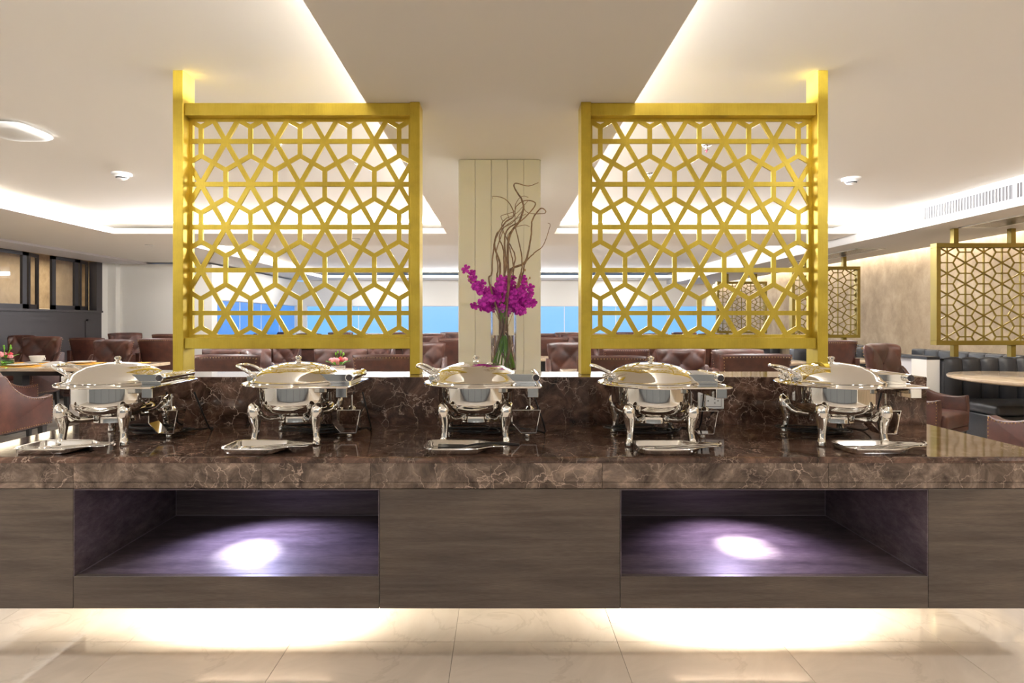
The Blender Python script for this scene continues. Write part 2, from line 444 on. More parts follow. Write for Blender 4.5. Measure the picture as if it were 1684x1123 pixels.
window('window_1', YF, wx0, XR, 8, wz0, wz1, 'X', M['blue'], 'band of lit sky-blue windows in the far wall', .012)
window('window_2', -5.28, 10.6, 14.75, 4, wz0, wz1, 'Y', M['deepblue'], 'lit deep blue window band on the left, beside the far wall', .012)
window('window_3', YN-.02, -5.9, 5.3, 6, .02, 2.1, 'X', M['daypane'], 'grey lit glazed doors behind the camera', .06, M['darkframe'])
struct('baseboard_right', MB().box(XR-.015, YN, 0, XR, YF, .1), M['paint'])

# dark half wall with folding windows, the room behind it
dw = MB().box(XL-.12, 5.2, -.006, XL, 10.12, 1.40)
dw.box(XL-.14, 5.2, 1.40, XL+.03, 10.12, 1.435)
dw.box(XL-.12, 9.98, 1.435, XL+.012, 10.12, 2.29)
dw.box(XL, 5.3, 1.33, XL+.012, 10.05, 1.37).box(XL, 9.72, .35, XL+.012, 9.78, 1.28).box(XL, 5.3, 1.25, XL+.012, 9.78, 1.29)
struct('wall_left_low', dw, M['darkpanel'], label='charcoal panelled half wall under the folding windows')
struct('wall_side_room', MB().box(-10.2, 4.5, -.006, -10.0, 13.8, 2.8).box(-10.0, 13.6, -.006, XL-.3, 13.8, 2.8).box(-10.0, 4.5, -.006, XL-.3, 4.7, 2.8).box(-10.2, 4.5, 2.7, XL-.3, 13.8, 2.8), M['wallpaper'], label='tan wall of the room behind the folding windows')
struct('trim_8', MB().box(-10.0, 4.7, 1.46, -9.93, 13.6, 1.52), M['paint'], label='white rail on the wall of the room behind')
fw = thing('folding_window', 'dark-framed folding glass window standing part open on the charcoal half wall', 'window', (XL-.03, 5.3, 1.435))
leafs = [(0.05, .55, 0), (.65, .34, -.12), (1.05, .6, 0), (1.70, .38, -.12), (2.42, .815, 0), (3.27, .34, -.12), (3.72, .555, 0), (4.32, .36, -.12)]
for y, L, off in leafs:
    a = MB(); x0 = -.02; x1 = .02
    def seg(y0, y1, z0, z1): 
        def q(yy): return off*(yy-y)/L
        a.prism([(q(y0)+x0, y0), (q(y1)+x0, y1), (q(y1)+x1, y1), (q(y0)+x1, y0)], z0, z1)
    fwd = .075 if L > .4 else .06
    seg(y, y+fwd, 0, .854); seg(y+L-fwd, y+L, 0, .854); seg(y, y+L, 0, .07); seg(y, y+L, .80, .854)
    lf = obj('leaf', a, M['darkframe'], fw)
    g = MB(); g.prism([(off*fwd/L-.003, y+fwd), (off*(L-fwd)/L-.003, y+L-fwd), (off*(L-fwd)/L+.003, y+L-fwd), (off*fwd/L+.003, y+fwd)], .07, .80)
    obj('pane', g, M['winglass'], lf)
o = obj('lamp_box', MB().box(-9.9, 9.5, 2.02, -9.86, 10.9, 2.10), M['lamp']); tag(o, 'glowing white strip lamp seen through the folding windows', 'lamp')
struct('trim_9', MB().box(-9.93, 9.3, 1.96, -9.86, 11.1, 2.02), M['paint'], label='shelf under the strip lamp in the room behind')
o['category'] = 'lamp'
# ------------------------------------------------------------ column
cl = thing('column', 'cream square column clad in upright boards, behind the orchids', 'column', (-.006, 3.77, 0))
obj('core', MB().box(-.262, .012, 0, .262, .53, ZS-.002), M['column'], cl)
bme = None
for k in range(5):
    x = -.268+k*.1072
    if bme is None: o = obj('board', MB().box(0, 0, 0, .1048, .012, ZS-.002, .0015), M['column'], cl, loc=(x, 0, 0)); bme = o.data
    else: obj('board', bme, None, cl, loc=(x, 0, 0))
sb = None
for s in (-1, 1):
    for k in range(5):
        y = .013+k*.1035
        if sb is None: o = obj('board', MB().box(-.006, 0, 0, .006, .101, ZS-.002, .0015), M['column'], cl, loc=(s*.268, y, 0)); sb = o.data
        else: obj('board', sb, None, cl, loc=(s*.268, y, 0))

# ------------------------------------------------------------ ceiling fixtures
def detector(px, py, label):
    Y = (ZC-H)*F/(VY-py)
    t = thing('smoke_detector', label, 'smoke detector', (X_(px, Y), Y, ZC), 0)
    obj('base', MB().lathe([(.075, 0), (.075, -.012), (.066, -.02), (.0, -.02)], seg=32), M['white'], t, True)
    obj('sensor_head', MB().lathe([(.05, -.02), (.05, -.028), (.036, -.048), (.0, -.052)], seg=32), M['white'], t, True)
    obj('vent_ring', MB().lathe([(.046, -.0285), (.0475, -.031), (.0405, -.0425), (.039, -.0445)], seg=32, caps=False), M['black'], t, True)
detector(200, 285, 'white round smoke detector on the ceiling left of the left screen')
detector(1400, 293, 'white round smoke detector on the ceiling right of the right screen')
t = thing('wireless_router', 'white rounded square wireless unit on the ceiling at the left picture edge', 'router', (X_(22, 3.62), 3.62, ZC))
bm_ = MB(); 
def rsq(r, e=4, n=40): return [(r*abs(math.cos(a))**(2/e)*(1 if math.cos(a) >= 0 else -1), r*abs(math.sin(a))**(2/e)*(1 if math.sin(a) >= 0 else -1)) for a in [2*PI*i/n for i in range(n)]]
def stack(polys):     # list of (poly, z)
    mb = MB(); n = len(polys[0][0]); vs = [(x, y, z) for p, z in polys for x, y in p]; fs = [tuple(range(n))[::-1], tuple(range((len(polys)-1)*n, len(polys)*n))]
    for k in range(len(polys)-1):
        for i in range(n): fs.append((k*n+i, k*n+(i+1) % n, (k+1)*n+(i+1) % n, (k+1)*n+i))
    return mb.add(vs, fs)
obj('mount_plate', stack([(rsq(.14), 0), (rsq(.14), -.012)]), M['satin'], t)
obj('housing', stack([(rsq(.165), -.012), (rsq(.17), -.022), (rsq(.155), -.036), (rsq(.12), -.042), (rsq(.04), -.044)]), M['white'], t, True)
def downl(px, py, zz, label):
    Y = (zz-H)*F/(VY-py)
    t = thing('downlight', label, 'downlight', (X_(px, Y), Y, zz))
    obj('trim_ring', MB().lathe([(.052, 0), (.055, -.004), (.045, -.008), (.042, -.001)], seg=24, caps=False), M['white'], t, True)
    obj('lens', MB().lathe([(.042, -.0005), (.042, -.003), (0, -.003)], seg=24), M['napkin'], t)
downl(245, 403, ZS, 'small recessed downlight in the dropped ceiling left of the left screen')
downl(586, 393, ZS, 'small recessed downlight in the dropped ceiling seen through the left screen')
def sprink(px, py, label):
    Y = (ZC-H)*F/(VY-py)
    t = thing('sprinkler', label, 'sprinkler', (X_(px, Y), Y, ZC))
    obj('escutcheon', MB().lathe([(.035, 0), (.033, -.006), (.012, -.009), (0, -.009)], seg=20), M['satin'], t, True)
    obj('head', MB().lathe([(.008, -.009), (.008, -.03), (.016, -.033), (.016, -.036), (0, -.036)], seg=12), M['satin'], t, True)
    return t
sprink(455, 237, 'ceiling sprinkler seen through the top of the left screen')
t = sprink(1162, 238, 'ceiling sprinkler with a red bulb seen through the top of the right screen')
obj('red_bulb', MB().ball((0, 0, -.044), .007, 10, 8, (.8, .8, 1.4)), M['red'], t, True)
t = sprink(590, 268, 'ceiling sprinkler seen through the right half of the left screen')
t = sprink(1067, 285, 'ceiling sprinkler seen through the left half of the right screen')
# air grille on the bulkhead
gy0, gy1 = 3.6, 5.88
t = thing('air_grille', 'long white slatted air grille in the bulkhead at upper right', 'vent', (4.38, 0, 0))
mb = MB()
mb.box(-.012, gy0, 2.275, 0, gy1, 2.292).box(-.012, gy0, 2.417, 0, gy1, 2.434).box(-.012, gy0, 2.275, 0, gy0+.018, 2.434).box(-.012, gy1-.018, 2.275, 0, gy1, 2.434)
obj('frame', mb, M['white'], t)
obj('backing', MB().box(-.0025, gy0+.018, 2.292, -.0005, gy1-.018, 2.417), M['darkpanel'], t)
mb = MB(); y = gy0+.03
while y < gy1-.03:
    if abs(y-4.83) > .03: mb.box(-.006, y, 2.292, -.003, y+.010, 2.417)
    y += .034
mb.box(-.011, 4.81, 2.292, -.003, 4.85, 2.417)
obj('slats', mb, M['duct'], t)['kind'] = 'stuff'
for gx, gy, lb in ((4.95, 5.0, 'grey flush ceiling grille under the bulkhead near the large gold panel'), (4.95, 8.5, 'grey flush ceiling grille under the bulkhead further back')):
    t = thing('return_grille', lb, 'vent', (gx, gy, 2.222))
    obj('frame', MB().box(-.2, -.9, -.008, .2, -.87, 0).box(-.2, .87, -.008, .2, .9, 0).box(-.2, -.9, -.008, -.17, .9, 0).box(.17, -.9, -.008, .2, .9, 0), M['white'], t)
    mb = MB()
    for k in range(14): mb.box(-.165+k*.0245, -.87, -.006, -.155+k*.0245, .87, -.001)
    obj('slats', mb, M['satin'], t)['kind'] = 'stuff'
    obj('backing', MB().box(-.17, -.87, -.001, .17, .87, -.0004), M['black'], t)

# ------------------------------------------------------------ the buffet bar
YB, YS, YSB = 2.01, 2.666, 2.955
ZW, ZE, ZL = .768, .656, .988
XA, XB = -1.975, 1.998
t = thing('worktop', 'polished dark brown marble worktop with pale veins and a thick front edge', 'worktop', (0, 0, 0))
mb = MB().prism([(YB, ZW-.012), (YB+.004, ZW-.003), (YB+.012, ZW), (YSB, ZW), (YSB, ZW-.02), (YB, ZW-.02)], XA, XB, 'YZ')
obj('top_slab', mb, M['marble_top'], t)
cuts = [XA, -1.51, -.845, -.46, -.035, .36, 1.16, XB]
for k in range(len(cuts)-1):
    a = MB(); x0, x1 = cuts[k]+(.0006 if k else 0), cuts[k+1]-.0006
    a.prism([(YB, ZW-.0205), (YB, ZE+.026), (YB+.003, ZE+.024), (YB, ZE+.021), (YB+.001, ZE+.004), (YB+.005, ZE), (YB+.06, ZE), (YB+.06, ZW-.0205)], x0, x1, 'YZ')
    obj('edge_slab', a, M['marble_edge_lit'][k % 2], t)
for s, x in ((0, XA), (1, XB)):
    a = MB().box(x if not s else x-.03, YB+.061, ZE, x+.03 if not s else x, YSB, ZW-.0205); obj('end_slab', a, M['marble_edge_lit'][s], t)
t = thing('splashback', 'raised dark marble shelf along the back of the worktop', 'shelf')
obj('front_slab', MB().box(XA, YS, ZW+.0003, XB, YS+.02, ZL-.0205), M['marble_back'], t)
obj('top_slab', MB().prism([(YS-.001, ZL-.02), (YS-.001, ZL-.004), (YS+.003, ZL), (YSB, ZL), (YSB, ZL-.02)], XA, XB, 'YZ'), M['marble_back'], t)
obj('core', MB().box(XA+.02, YS+.021, ZW+.0003, XB-.02, YSB-.03, ZL-.021), M['wood'], t)
obj('end_slab', MB().box(XB-.019, YS+.021, ZW+.0003, XB, YSB, ZL-.0205), M['marble_back'], t)
obj('end_slab', MB().box(XA, YS+.021, ZW+.0003, XA+.019, YSB, ZL-.0205), M['marble_back'], t)
obj('back_slab', MB().box(XA+.02, YSB-.029, ZW+.0003, XB-.02, YSB-.001, ZL-.0205), M['wood'], t)
# cabinets
ZB = .233; YK = 2.93; NF = .347; NY = 2.64
def plainunit(x0, x1, label):
    t = thing('bar_cabinet', label, 'cabinet', ((x0+x1)/2, YB+.002, ZB)); w = (x1-x0)/2
    obj('front_panel', MB().box(-w+.0008, 0, 0, w-.0008, .02, ZE-ZB-.0005, .0008), M['wood'], t)
    obj('carcass', MB().box(-w+.001, .021, .001, w-.001, YK-YB, ZE-ZB-.001), M['wood'], t)
def nicheunit(x0, x1, label):
    t = thing('display_cabinet', label, 'cabinet', ((x0+x1)/2, YB+.002, ZB)); w = (x1-x0)/2
    nf = NF-ZB; top = ZE-ZB-.001; d = NY-YB
    obj('lower_panel', MB().box(-w+.0008, 0, 0, w-.0008, .02, nf-.0005, .0008), M['wood'], t)
    obj('niche_floor', MB().box(-w+.001, .0205, nf-.02, w-.001, d, nf), M['nichewood_lit'], t)
    obj('side_board', MB().box(-w+.0008, .0, nf+.0003, -w+.004, d, top), M['nichewood_lit'], t)
    obj('side_board', MB().box(w-.004, .0, nf+.0003, w-.0008, d, top), M['nichewood_lit'], t)
    obj('back_board', MB().box(-w+.001, d+.0005, nf-.02, w-.001, d+.02, top), M['nichewood_lit'], t)
    obj('niche_ceiling', MB().box(-w+.0045, .0, top-.003, w-.0045, d, top), M['nichewood_lit'], t)
    obj('carcass', MB().box(-w+.001, .021, .001, w-.001, d+.02, nf-.021), M['wood'], t)
    e = MB().box(-w+.0045, d-.0025, nf, w-.0045, d, nf+.0025).box(-w+.0042, .02, nf, -w+.0067, d, nf+.0025).box(w-.0067, .02, nf, w-.0042, d, nf+.0025)
    e.box(-w+.0042, d-.0025, nf, -w+.0067, d, top-.003).box(w-.0067, d-.0025, nf, w-.0042, d, top-.003)
    obj('edge_bead', e, M['edge'], t)
    return t, d
plainunit(XA+.01, -1.512, 'dark oak laminate bar cabinet at the left end, beside the blue-lit niche')
t1, d = nicheunit(-1.512, -.428, 'dark oak bar cabinet with open niche lit by a blue-white spotlight')
plainunit(-.428, .4237, 'dark oak laminate bar cabinet in the middle, between the two niches')
t2, d = nicheunit(.4237, 1.514, 'dark oak bar cabinet with open niche lit by a warm white and purple spotlight')
plainunit(1.514, XB-.01, 'dark oak laminate bar cabinet at the right end')
for x, cx, lb in ((-1.03, -.97, 'small recessed spotlight in the roof of the left niche'), (.97, .9688, 'small recessed spotlight in the roof of the right niche')):
    t = thing('niche_spotlight', lb, 'spotlight', (x, 2.40, .6515))
    obj('trim_ring', MB().lathe([(.034, 0), (.034, -.002), (.024, -.002), (.024, 0)], seg=24, caps=False), M['satin'], t, True)
o = obj('bar_plinth', MB().box(XA+.12, 2.545, 0, XB-.12, YK-.05, ZB-.0005), M['plinth']); tag(o, 'set-back cream plinth under the floating bar, lit from above', 'plinth')
# socket
t = thing('wall_socket', 'white double power socket on the marble splashback behind the fourth dish', 'socket', (.985, YS, .8775))
obj('face_plate', MB().box(-.061, -.008, -.039, .061, 0, .039, .003), M['white'], t)
obj('insert', MB().box(-.046, -.0098, -.0255, .046, -.0082, .0255), M['white'], t)
obj('insert_gap', MB().box(-.048, -.0089, -.0275, .048, -.0081, .0275), M['outlet_dark'], t)
mb = MB()
for s in (-1, 1):
    for dx, dz, ww, hh in ((-.006, .008, .0035, .008), (-.006, -.010, .0035, .008), (.008, 0, .005, .005)):
        mb.box(s*.023+dx-ww/2, -.0105, dz-hh/2, s*.023+dx+ww/2, -.0099, dz+hh/2)
obj('socket_hole', mb, M['outlet_dark'], t)['kind'] = 'stuff'

# ------------------------------------------------------------ gold lattice screens
def lattice(x0, x1, z0, z1, cx, cz, a, wbar, y0, y1, border=.016, hz=True):
    mb = MB(); rh = a*math.sqrt(3)/2
    def clip(p, q):
        t0, t1 = 0., 1.; dx, dz = q[0]-p[0], q[1]-p[1]
        for pp, qq in ((-dx, p[0]-x0), (dx, x1-p[0]), (-dz, p[1]-z0), (dz, z1-p[1])):
            if abs(pp) < 1e-9:
                if qq < 0: return
            else:
                r = qq/pp
                if pp < 0: t0 = max(t0, r)
                else: t1 = min(t1, r)
        if t1-t0 < 1e-4: return
        return (p[0]+dx*t0, p[1]+dz*t0), (p[0]+dx*t1, p[1]+dz*t1)
    eps = 0
    def bar(p, q, k):
        c = clip(p, q)
        if c: mb.bar2d(c[0], c[1], wbar, y0+.0004*k, y1-.0004*k)
    L = 4
    n = int((z1-z0)/rh)+3; nr = int((x1-x0+z1-z0)/a)+4
    for j in range(-n, n+1):
        z = cz+j*rh
        if z0 < z < z1: bar((x0-1, z), (x1+1, z), 0)
    for i in range(-nr, nr+1):
        x = cx+i*a
        for s in (-1, 1): bar((x-s*L*.5, cz-L*.8660254), (x+s*L*.5, cz+L*.8660254), 1+(s > 0))
    d = a/math.sqrt(3)/2
    for j in range(-n, n+1):
        for i in range(-nr, nr+1):
            x = cx+i*a+(a/2 if j % 2 else 0); z = cz+j*rh
            for ang in (0, 60, 120):      # midpoints of the three edges leaving this node
                mx, mz = x+a/2*math.cos(math.radians(ang)), z+a/2*math.sin(math.radians(ang))
                px, pz = math.cos(math.radians(ang+90))*(d+wbar*.28), math.sin(math.radians(ang+90))*(d+wbar*.28)
                if x0-a < mx < x1+a and z0-a < mz < z1+a: bar((mx-px, mz-pz), (mx+px, mz+pz), 3+ang/60)
    e = .0025
    mb.box(x0-border*.3, y0+e, z0-border*.3, x0+border*.7, y1-e, z1+border*.3).box(x1-border*.7, y0+e, z0-border*.3, x1+border*.3, y1-e, z1+border*.3)
    mb.box(x0+border*.7, y0+e, z0-border*.3, x1-border*.7, y1-e, z0+border*.7).box(x0+border*.7, y0+e, z1-border*.7, x1-border*.7, y1-e, z1+border*.3)
    return mb
YP = 2.78; ZCp = ZC-.001
def screen(s, label):
    t = thing('room_divider_screen', label, 'screen', (s*.995, YP, ZL), 0)
    X = lambda x: x-s*.995
    def post(xa, xb, ztop, n):
        a, b = sorted((X(s*xa), X(s*xb)))
        obj('post', MB().box(a, 0, 0.0005, b, .106, ztop-ZL, .002), M['gold'], t)
    post(.395, .443, ZS-.0008, 0); post(1.552, 1.603, ZC-.0008, 0)
    a, b = sorted((X(s*.4435), X(s*1.5515)))
    zt0, zt1 = Z_(190, 2.795)-ZL, Z_(169.5, 2.795)-ZL
    zb0, zb1 = Z_(573.5, 2.795)-ZL, Z_(555.5, 2.795)-ZL
    obj('rail', MB().box(a, .012, zt0, b, .094, zt1, .002), M['gold'], t)
    obj('rail', MB().box(a, .012, zb0, b, .094, zb1, .002), M['gold'], t)
    YL = 2.84
    c0 = ((371.5 if s < 0 else 1027.7)-VX)*YL/F-s*.995; cz = Z_(232.7, YL)-ZL
    aa = 81.4*YL/F
    obj('lattice_panel', lattice(a+.004, b-.004, zb1+.004, zt0-.004, c0, cz, aa, .0225, .054, .066), M['gold'], t)
    return t
screen(-1, 'tall gold lattice screen standing on the bar shelf, left of the column')
screen(1, 'tall gold lattice screen standing on the bar shelf, right of the column')

def wallpanel(xa, Y, wdt, label, grp=None):
    z0, z1 = 1.0, 2.065
    t = thing('lattice_panel_divider', label, 'screen', (xa, Y, 0))
    fr = .045
    for p in ((0, z0, wdt, z0+fr), (0, z1-fr, wdt, z1)): obj('frame_rail', MB().box(p[0], 0, p[1], p[2], .09, p[3], .002), M['oldgold'], t)
    for p in ((0, z0+fr, fr, z1-fr), (wdt-fr, z0+fr, wdt, z1-fr)): obj('frame_stile', MB().box(p[0], 0, p[1], p[2], .09, p[3], .002), M['oldgold'], t)
    # the same pattern turned a quarter
    mb = lattice(-(z1-fr+.003), -(z0+fr-.003), fr-.003, wdt-fr+.003, -1.53, wdt/2, .222, .0125, .03, .045, .008)
    mb.v = [(v[2], v[1], -v[0]) for v in mb.v]
    obj('lattice', mb, M['oldgold'], t)
    for px in (.22, wdt-.22):
        obj('post', MB().box(px-.025, .02, z1, px+.025, .07, 2.2215), M['oldgold'], t)
        obj('post', MB().box(px-.025, .02, .876, px+.025, .07, z0), M['oldgold'], t)
wallpanel(4.55, 5.93, 1.04, 'large dull gold lattice panel above the nearest black booth at the right')
wallpanel(4.35, 8.48, 1.02, 'dull gold lattice panel just right of the right screen, above the second booth')
wallpanel(4.46, 11.7, 1.03, 'farthest dull gold lattice panel seen through the right screen')

# ------------------------------------------------------------ chafing dishes
def make_dish():
    t = thing('chafing_dish', '', 'chafing dish')
    # body
    zb = lambda z: z-.768
    mb = MB().lathe([(.0, zb(.877)), (.09, zb(.877)), (.12, zb(.882)), (.142, zb(.893)), (.153, zb(.906)), (.1575, zb(.918)), (.1588, zb(.924)), (.159, zb(.927)), (.159, zb(.94)), (.159, zb(.985)), (.159, zb(.994))], seg=96)
    obj('water_pan', mb, M['chrome'], t, True)
    mb = MB().lathe([(.084, zb(.876)), (.086, zb(.873)), (.0832, zb(.868)), (.083, zb(.866)), (.083, zb(.850)), (.084, zb(.844)), (.08, zb(.842)), (.0, zb(.842))], seg=72)
    obj('lower_ring', mb, M['chrome'], t, True)
    # rim plate
    R = .212; a0 = math.asin(.14/R); a1 = 2*PI-math.asin(.197/R)
    arc = [(R*math.cos(a0+(a1-a0)*i/56), R*math.sin(a0+(a1-a0)*i/56)) for i in range(57)]
    poly = arc+[(.245, -.197), (.253, -.194), (.256, -.186), (.256, .13), (.252, .14)]
    obj('rim_plate', MB().prism(poly, zb(.996), zb(1.001)), M['chrome'], t)
    rt = MB().tube([(x, y, zb(.9975)) for x, y in poly], .0042, 8, closed=True)
    obj('rim_bead', rt, M['chrome'], t, True)
    obj('inner_collar', MB().lathe([(.192, zb(1.0008)), (.190, zb(1.006)), (.186, zb(1.007)), (.183, zb(1.0012))], seg=96, caps=False), M['chrome'], t, True)
    # lid
    prof = [(.187, 1.0075), (.188, 1.010), (.185, 1.012), (.180, 1.013), (.176, 1.018), (.168, 1.029), (.156, 1.041), (.141, 1.051), (.125, 1.0585), (.118, 1.0612), (.1165, 1.0635), (.100, 1.0688), (.078, 1.0745), (.05, 1.0792), (.025, 1.0815), (0, 1.082)]
    lid = obj('lid', MB().lathe([(r, zb(z)) for r, z in prof], seg=96, caps=False), M['chrome'], t, True, angle=60)
    obj('knob', MB().lathe([(.0, 1.08-.768), (.014, 1.0805-.768), (.013, 1.084-.768), (.006, 1.087-.768), (.008, 1.09-.768), (.0125, 1.095-.768), (.0125, 1.1-.768), (.008, 1.105-.768), (0, 1.1065-.768)], seg=24), M['chrome'], lid, True)
    # handle, a loop on the lid's left
    pts = [(-.158, -.052, zb(1.036)), (-.178, -.056, zb(1.040)), (-.205, -.056, zb(1.056)), (-.232, -.046, zb(1.066)), (-.243, -.02, zb(1.067)), (-.243, .02, zb(1.067)), (-.232, .046, zb(1.066)), (-.205, .056, zb(1.056)), (-.178, .056, zb(1.040)), (-.158, .052, zb(1.036))]
    mb = MB().tube(spl(pts, 5), .0058, 10, flat=1.25)
    hd = obj('handle', mb, M['chrome'], t, True)
    for s in (-1, 1):
        obj('mount', MB().ball((-.166, s*.052, zb(1.030)), .012, 14, 10, (1.2, 1, 1)).ball((-.183, s*.055, zb(1.044)), .009, 12, 8).box(-.19, s*.054-.006, zb(1.006), -.158, s*.054+.006, zb(1.028), .003), M['chrome'], hd, True)
    # hinge
    hg = obj('hinge_cover', MB().prism([(.12, zb(1.0395)), (.237, zb(1.0385)), (.237, zb(1.0015)), (.12, zb(1.0015))], -.10, .10, 'XZ'), M['chrome'], t)
    obj('hinge_barrel', MB().lathe([(.0, -.118), (.012, -.118), (.0155, -.116), (.0158, -.10), (.0150, -.098), (.0158, -.096), (.0158, .096), (.0158, .115), (.012, .118), (0, .118)], (.241, 0, zb(1.027)), 28, 'Y'), M['chrome'], hg, True)
    obj('barrel_cap', MB().lathe([(0, -.1205), (.0125, -.1205), (.0125, -.1175)], (.241, 0, zb(1.027)), 24, 'Y', caps=False).lathe([(0, -.1225), (.0035, -.1225), (.0035, -.12)], (.241, 0, zb(1.027)), 12, 'Y', caps=False), M['darkpanel'], hg)
    obj('hinge_foot', MB().box(.205, -.075, zb(1.001), .235, -.035, zb(1.012)).box(.205, .035, zb(1.001), .235, .075, zb(1.012)), M['chrome'], hg)
    # heater box, rod, bracket, foot
    hb = obj('thermostat_box', MB().box(.204, -.17, zb(.955), .246, .11, zb(.9955), .002), M['chrome'], t)
    obj('rod', MB().lathe([(.004, zb(.885)), (.004, zb(.956))], (.222, 0, 0), 12), M['chrome'], t, True)
    obj('rod_nut', MB().lathe([(.0, zb(.886)), (.014, zb(.886)), (.016, zb(.890)), (.012, zb(.895)), (.008, zb(.899)), (0, zb(.899))], (.222, 0, 0), 20), M['chrome'], t, True)
    out = [(.145, zb(.887)), (.266, zb(.887)), (.262, zb(.872)), (.247, zb(.791)), (.184, zb(.791)), (.145, zb(.834))]
    mb = MB(); cx = sum(p[0] for p in out)/6; cz = sum(p[1] for p in out)/6; n = 6
    inn = [(cx+(x-cx)*.94, cz+(z-cz)*.94) for x, z in out]
    for k in range(n):
        mb.prism([out[k], out[(k+1) % n], inn[(k+1) % n], inn[k]], -.032, .032, 'XZ')
    obj('bracket', mb, M['chrome'], t)
    obj('bracket_foot', MB().lathe([(0, 0), (.0105, 0), (.0115, .002), (.0115, .014), (.0105, .016), (.006, .0235), (0, .0235)], (.212, 0, 0), 24), M['chrome'], t, True)
    # legs
    me = None
    mb = MB()
    k = [(.0, .0, .159, .006), (-.002, 0, .156, .012), (-.004, 0, .147, .0175), (-.004, 0, .133, .0205), (-.001, 0, .115, .0205), (.003, 0, .095, .0175), (.005, 0, .072, .0138), (.004, 0, .048, .0112), (.001, 0, .028, .0112), (-.003, 0, .014, .0135), (-.003, 0, .004, .0145), (-.003, 0, 0, .0135)]
    # local frame: -x is outwards
    k = [(a[0], a[1], a[2], a[3]*1.2) for a in k]
    mb.tube(spl([(a[0], a[1], a[2]) for a in k], 3), [r for i in range(len(k)-1) for r in [k[i][3]+(k[i+1][3]-k[i][3])*q/3 for q in range(3)]]+[k[-1][3]], 16)
    arm = [(-.001, 0, .128, .018), (.016, 0, .112, .0175), (.034, 0, .098, .014), (.056, 0, .092, .011), (.076, 0, .092, .0115), (.104, 0, .092, .0115)]
    mb.tube([a[:3] for a in arm], [a[3]*1.15 for a in arm], 14)
    me = bake(mb, .0022, 5); me.materials.append(M['chrome']); me.name = 'leg'
    for sx in (-1, 1):
        for sy in (-1, 1):
            o = obj('leg', me, None, t, loc=(sx*.121, sy*.143, 0)); o.rotation_euler = (0, 0, math.atan2(-sy*.143, -sx*.121))
    return t
dish = make_dish(); DISH = []
dishes = [(-1.578, 2.345, 'polished steel chafing dish farthest left on the worktop, with its tray at the left'),
          (-.838, 2.36, 'polished steel chafing dish second from the left, under the left gold screen'),
          (-.100, 2.36, 'polished steel chafing dish in the middle, in front of the column and orchids'),
          (.618, 2.335, 'polished steel chafing dish second from the right, beside the wall socket'),
          (1.361, 2.338, 'polished steel chafing dish farthest right on the worktop')]
for i, (x, y, lb) in enumerate(dishes):
    if i == 0: dish.location = (x, y, ZW); tag(dish, lb, None, 'chafing dishes on the worktop'); DISH.append(dish)
    else: DISH.append(dup(dish, (x, y, ZW), None, lb, 'chafing dishes on the worktop'))

# power cords beneath the dishes
rnd = random.Random(11)
cords = [('left end', -1.50, 7), ('second', -.80, 7), ('middle', -.10, 5), ('fourth', .62, 6), ('right end', 1.36, 5)]
names = ['black cord coiled under the leftmost dish', 'black cord coiled under the second dish from the left', 'black cord looped beside the middle dish and bracket', 'black cord coiled under the fourth dish, near the socket', 'loose loops of black cord under the rightmost dish']
for di, ((nm, x, n), lb) in enumerate(zip(cords, names)):
    pts = []
    for k in range(n*8):
        a = 2*PI*k/8
        r = .05+.03*rnd.random()
        pts.append((x+.05*math.sin(k*.13)+r*1.55*math.cos(a), 2.45+.03*math.sin(k*.2)+r*.62*math.sin(a), ZW+.004+.0042*(k//8)+.003*rnd.random()))
    pts += [(x+.16, 2.50, ZW+.006), (x+.20, 2.56, ZW+.004), (x+.24, 2.46, ZW+.02), (x+.226, 2.345+.02, ZW+.187)] if nm != 'middle' else [(x+.20, 2.52, ZW+.006), (x+.27, 2.48, ZW+.004), (x+.29, 2.42, ZW+.02), (x+.235, 2.37, ZW+.187)]
    dl = DISH[di].location; pts = [(p[0]-dl.x, p[1]-dl.y, p[2]-dl.z) for p in pts]
    o = obj('power_cord', MB().tube(spl(pts, 4), .0034, 6), M['black'], DISH[di], smooth=True); o['label'] = 'black power cord'
for (x, y, rz, lb) in ((-.55, 2.50, .3, None), (.70, 2.44, .2, 'steel-pinned black plug lying under the fourth dish')):
    if lb:
        t = thing('power_plug', lb, 'plug', (x, y, ZW+.0005), rz)
        obj('body', MB().box(-.03, -.012, 0, .012, .012, .022, .005), M['black'], t, True)
        for s in (-1, 1): obj('pin', MB().box(.012, s*.006-.002, .008, .032, s*.006+.002, .013), M['chrome'], t)

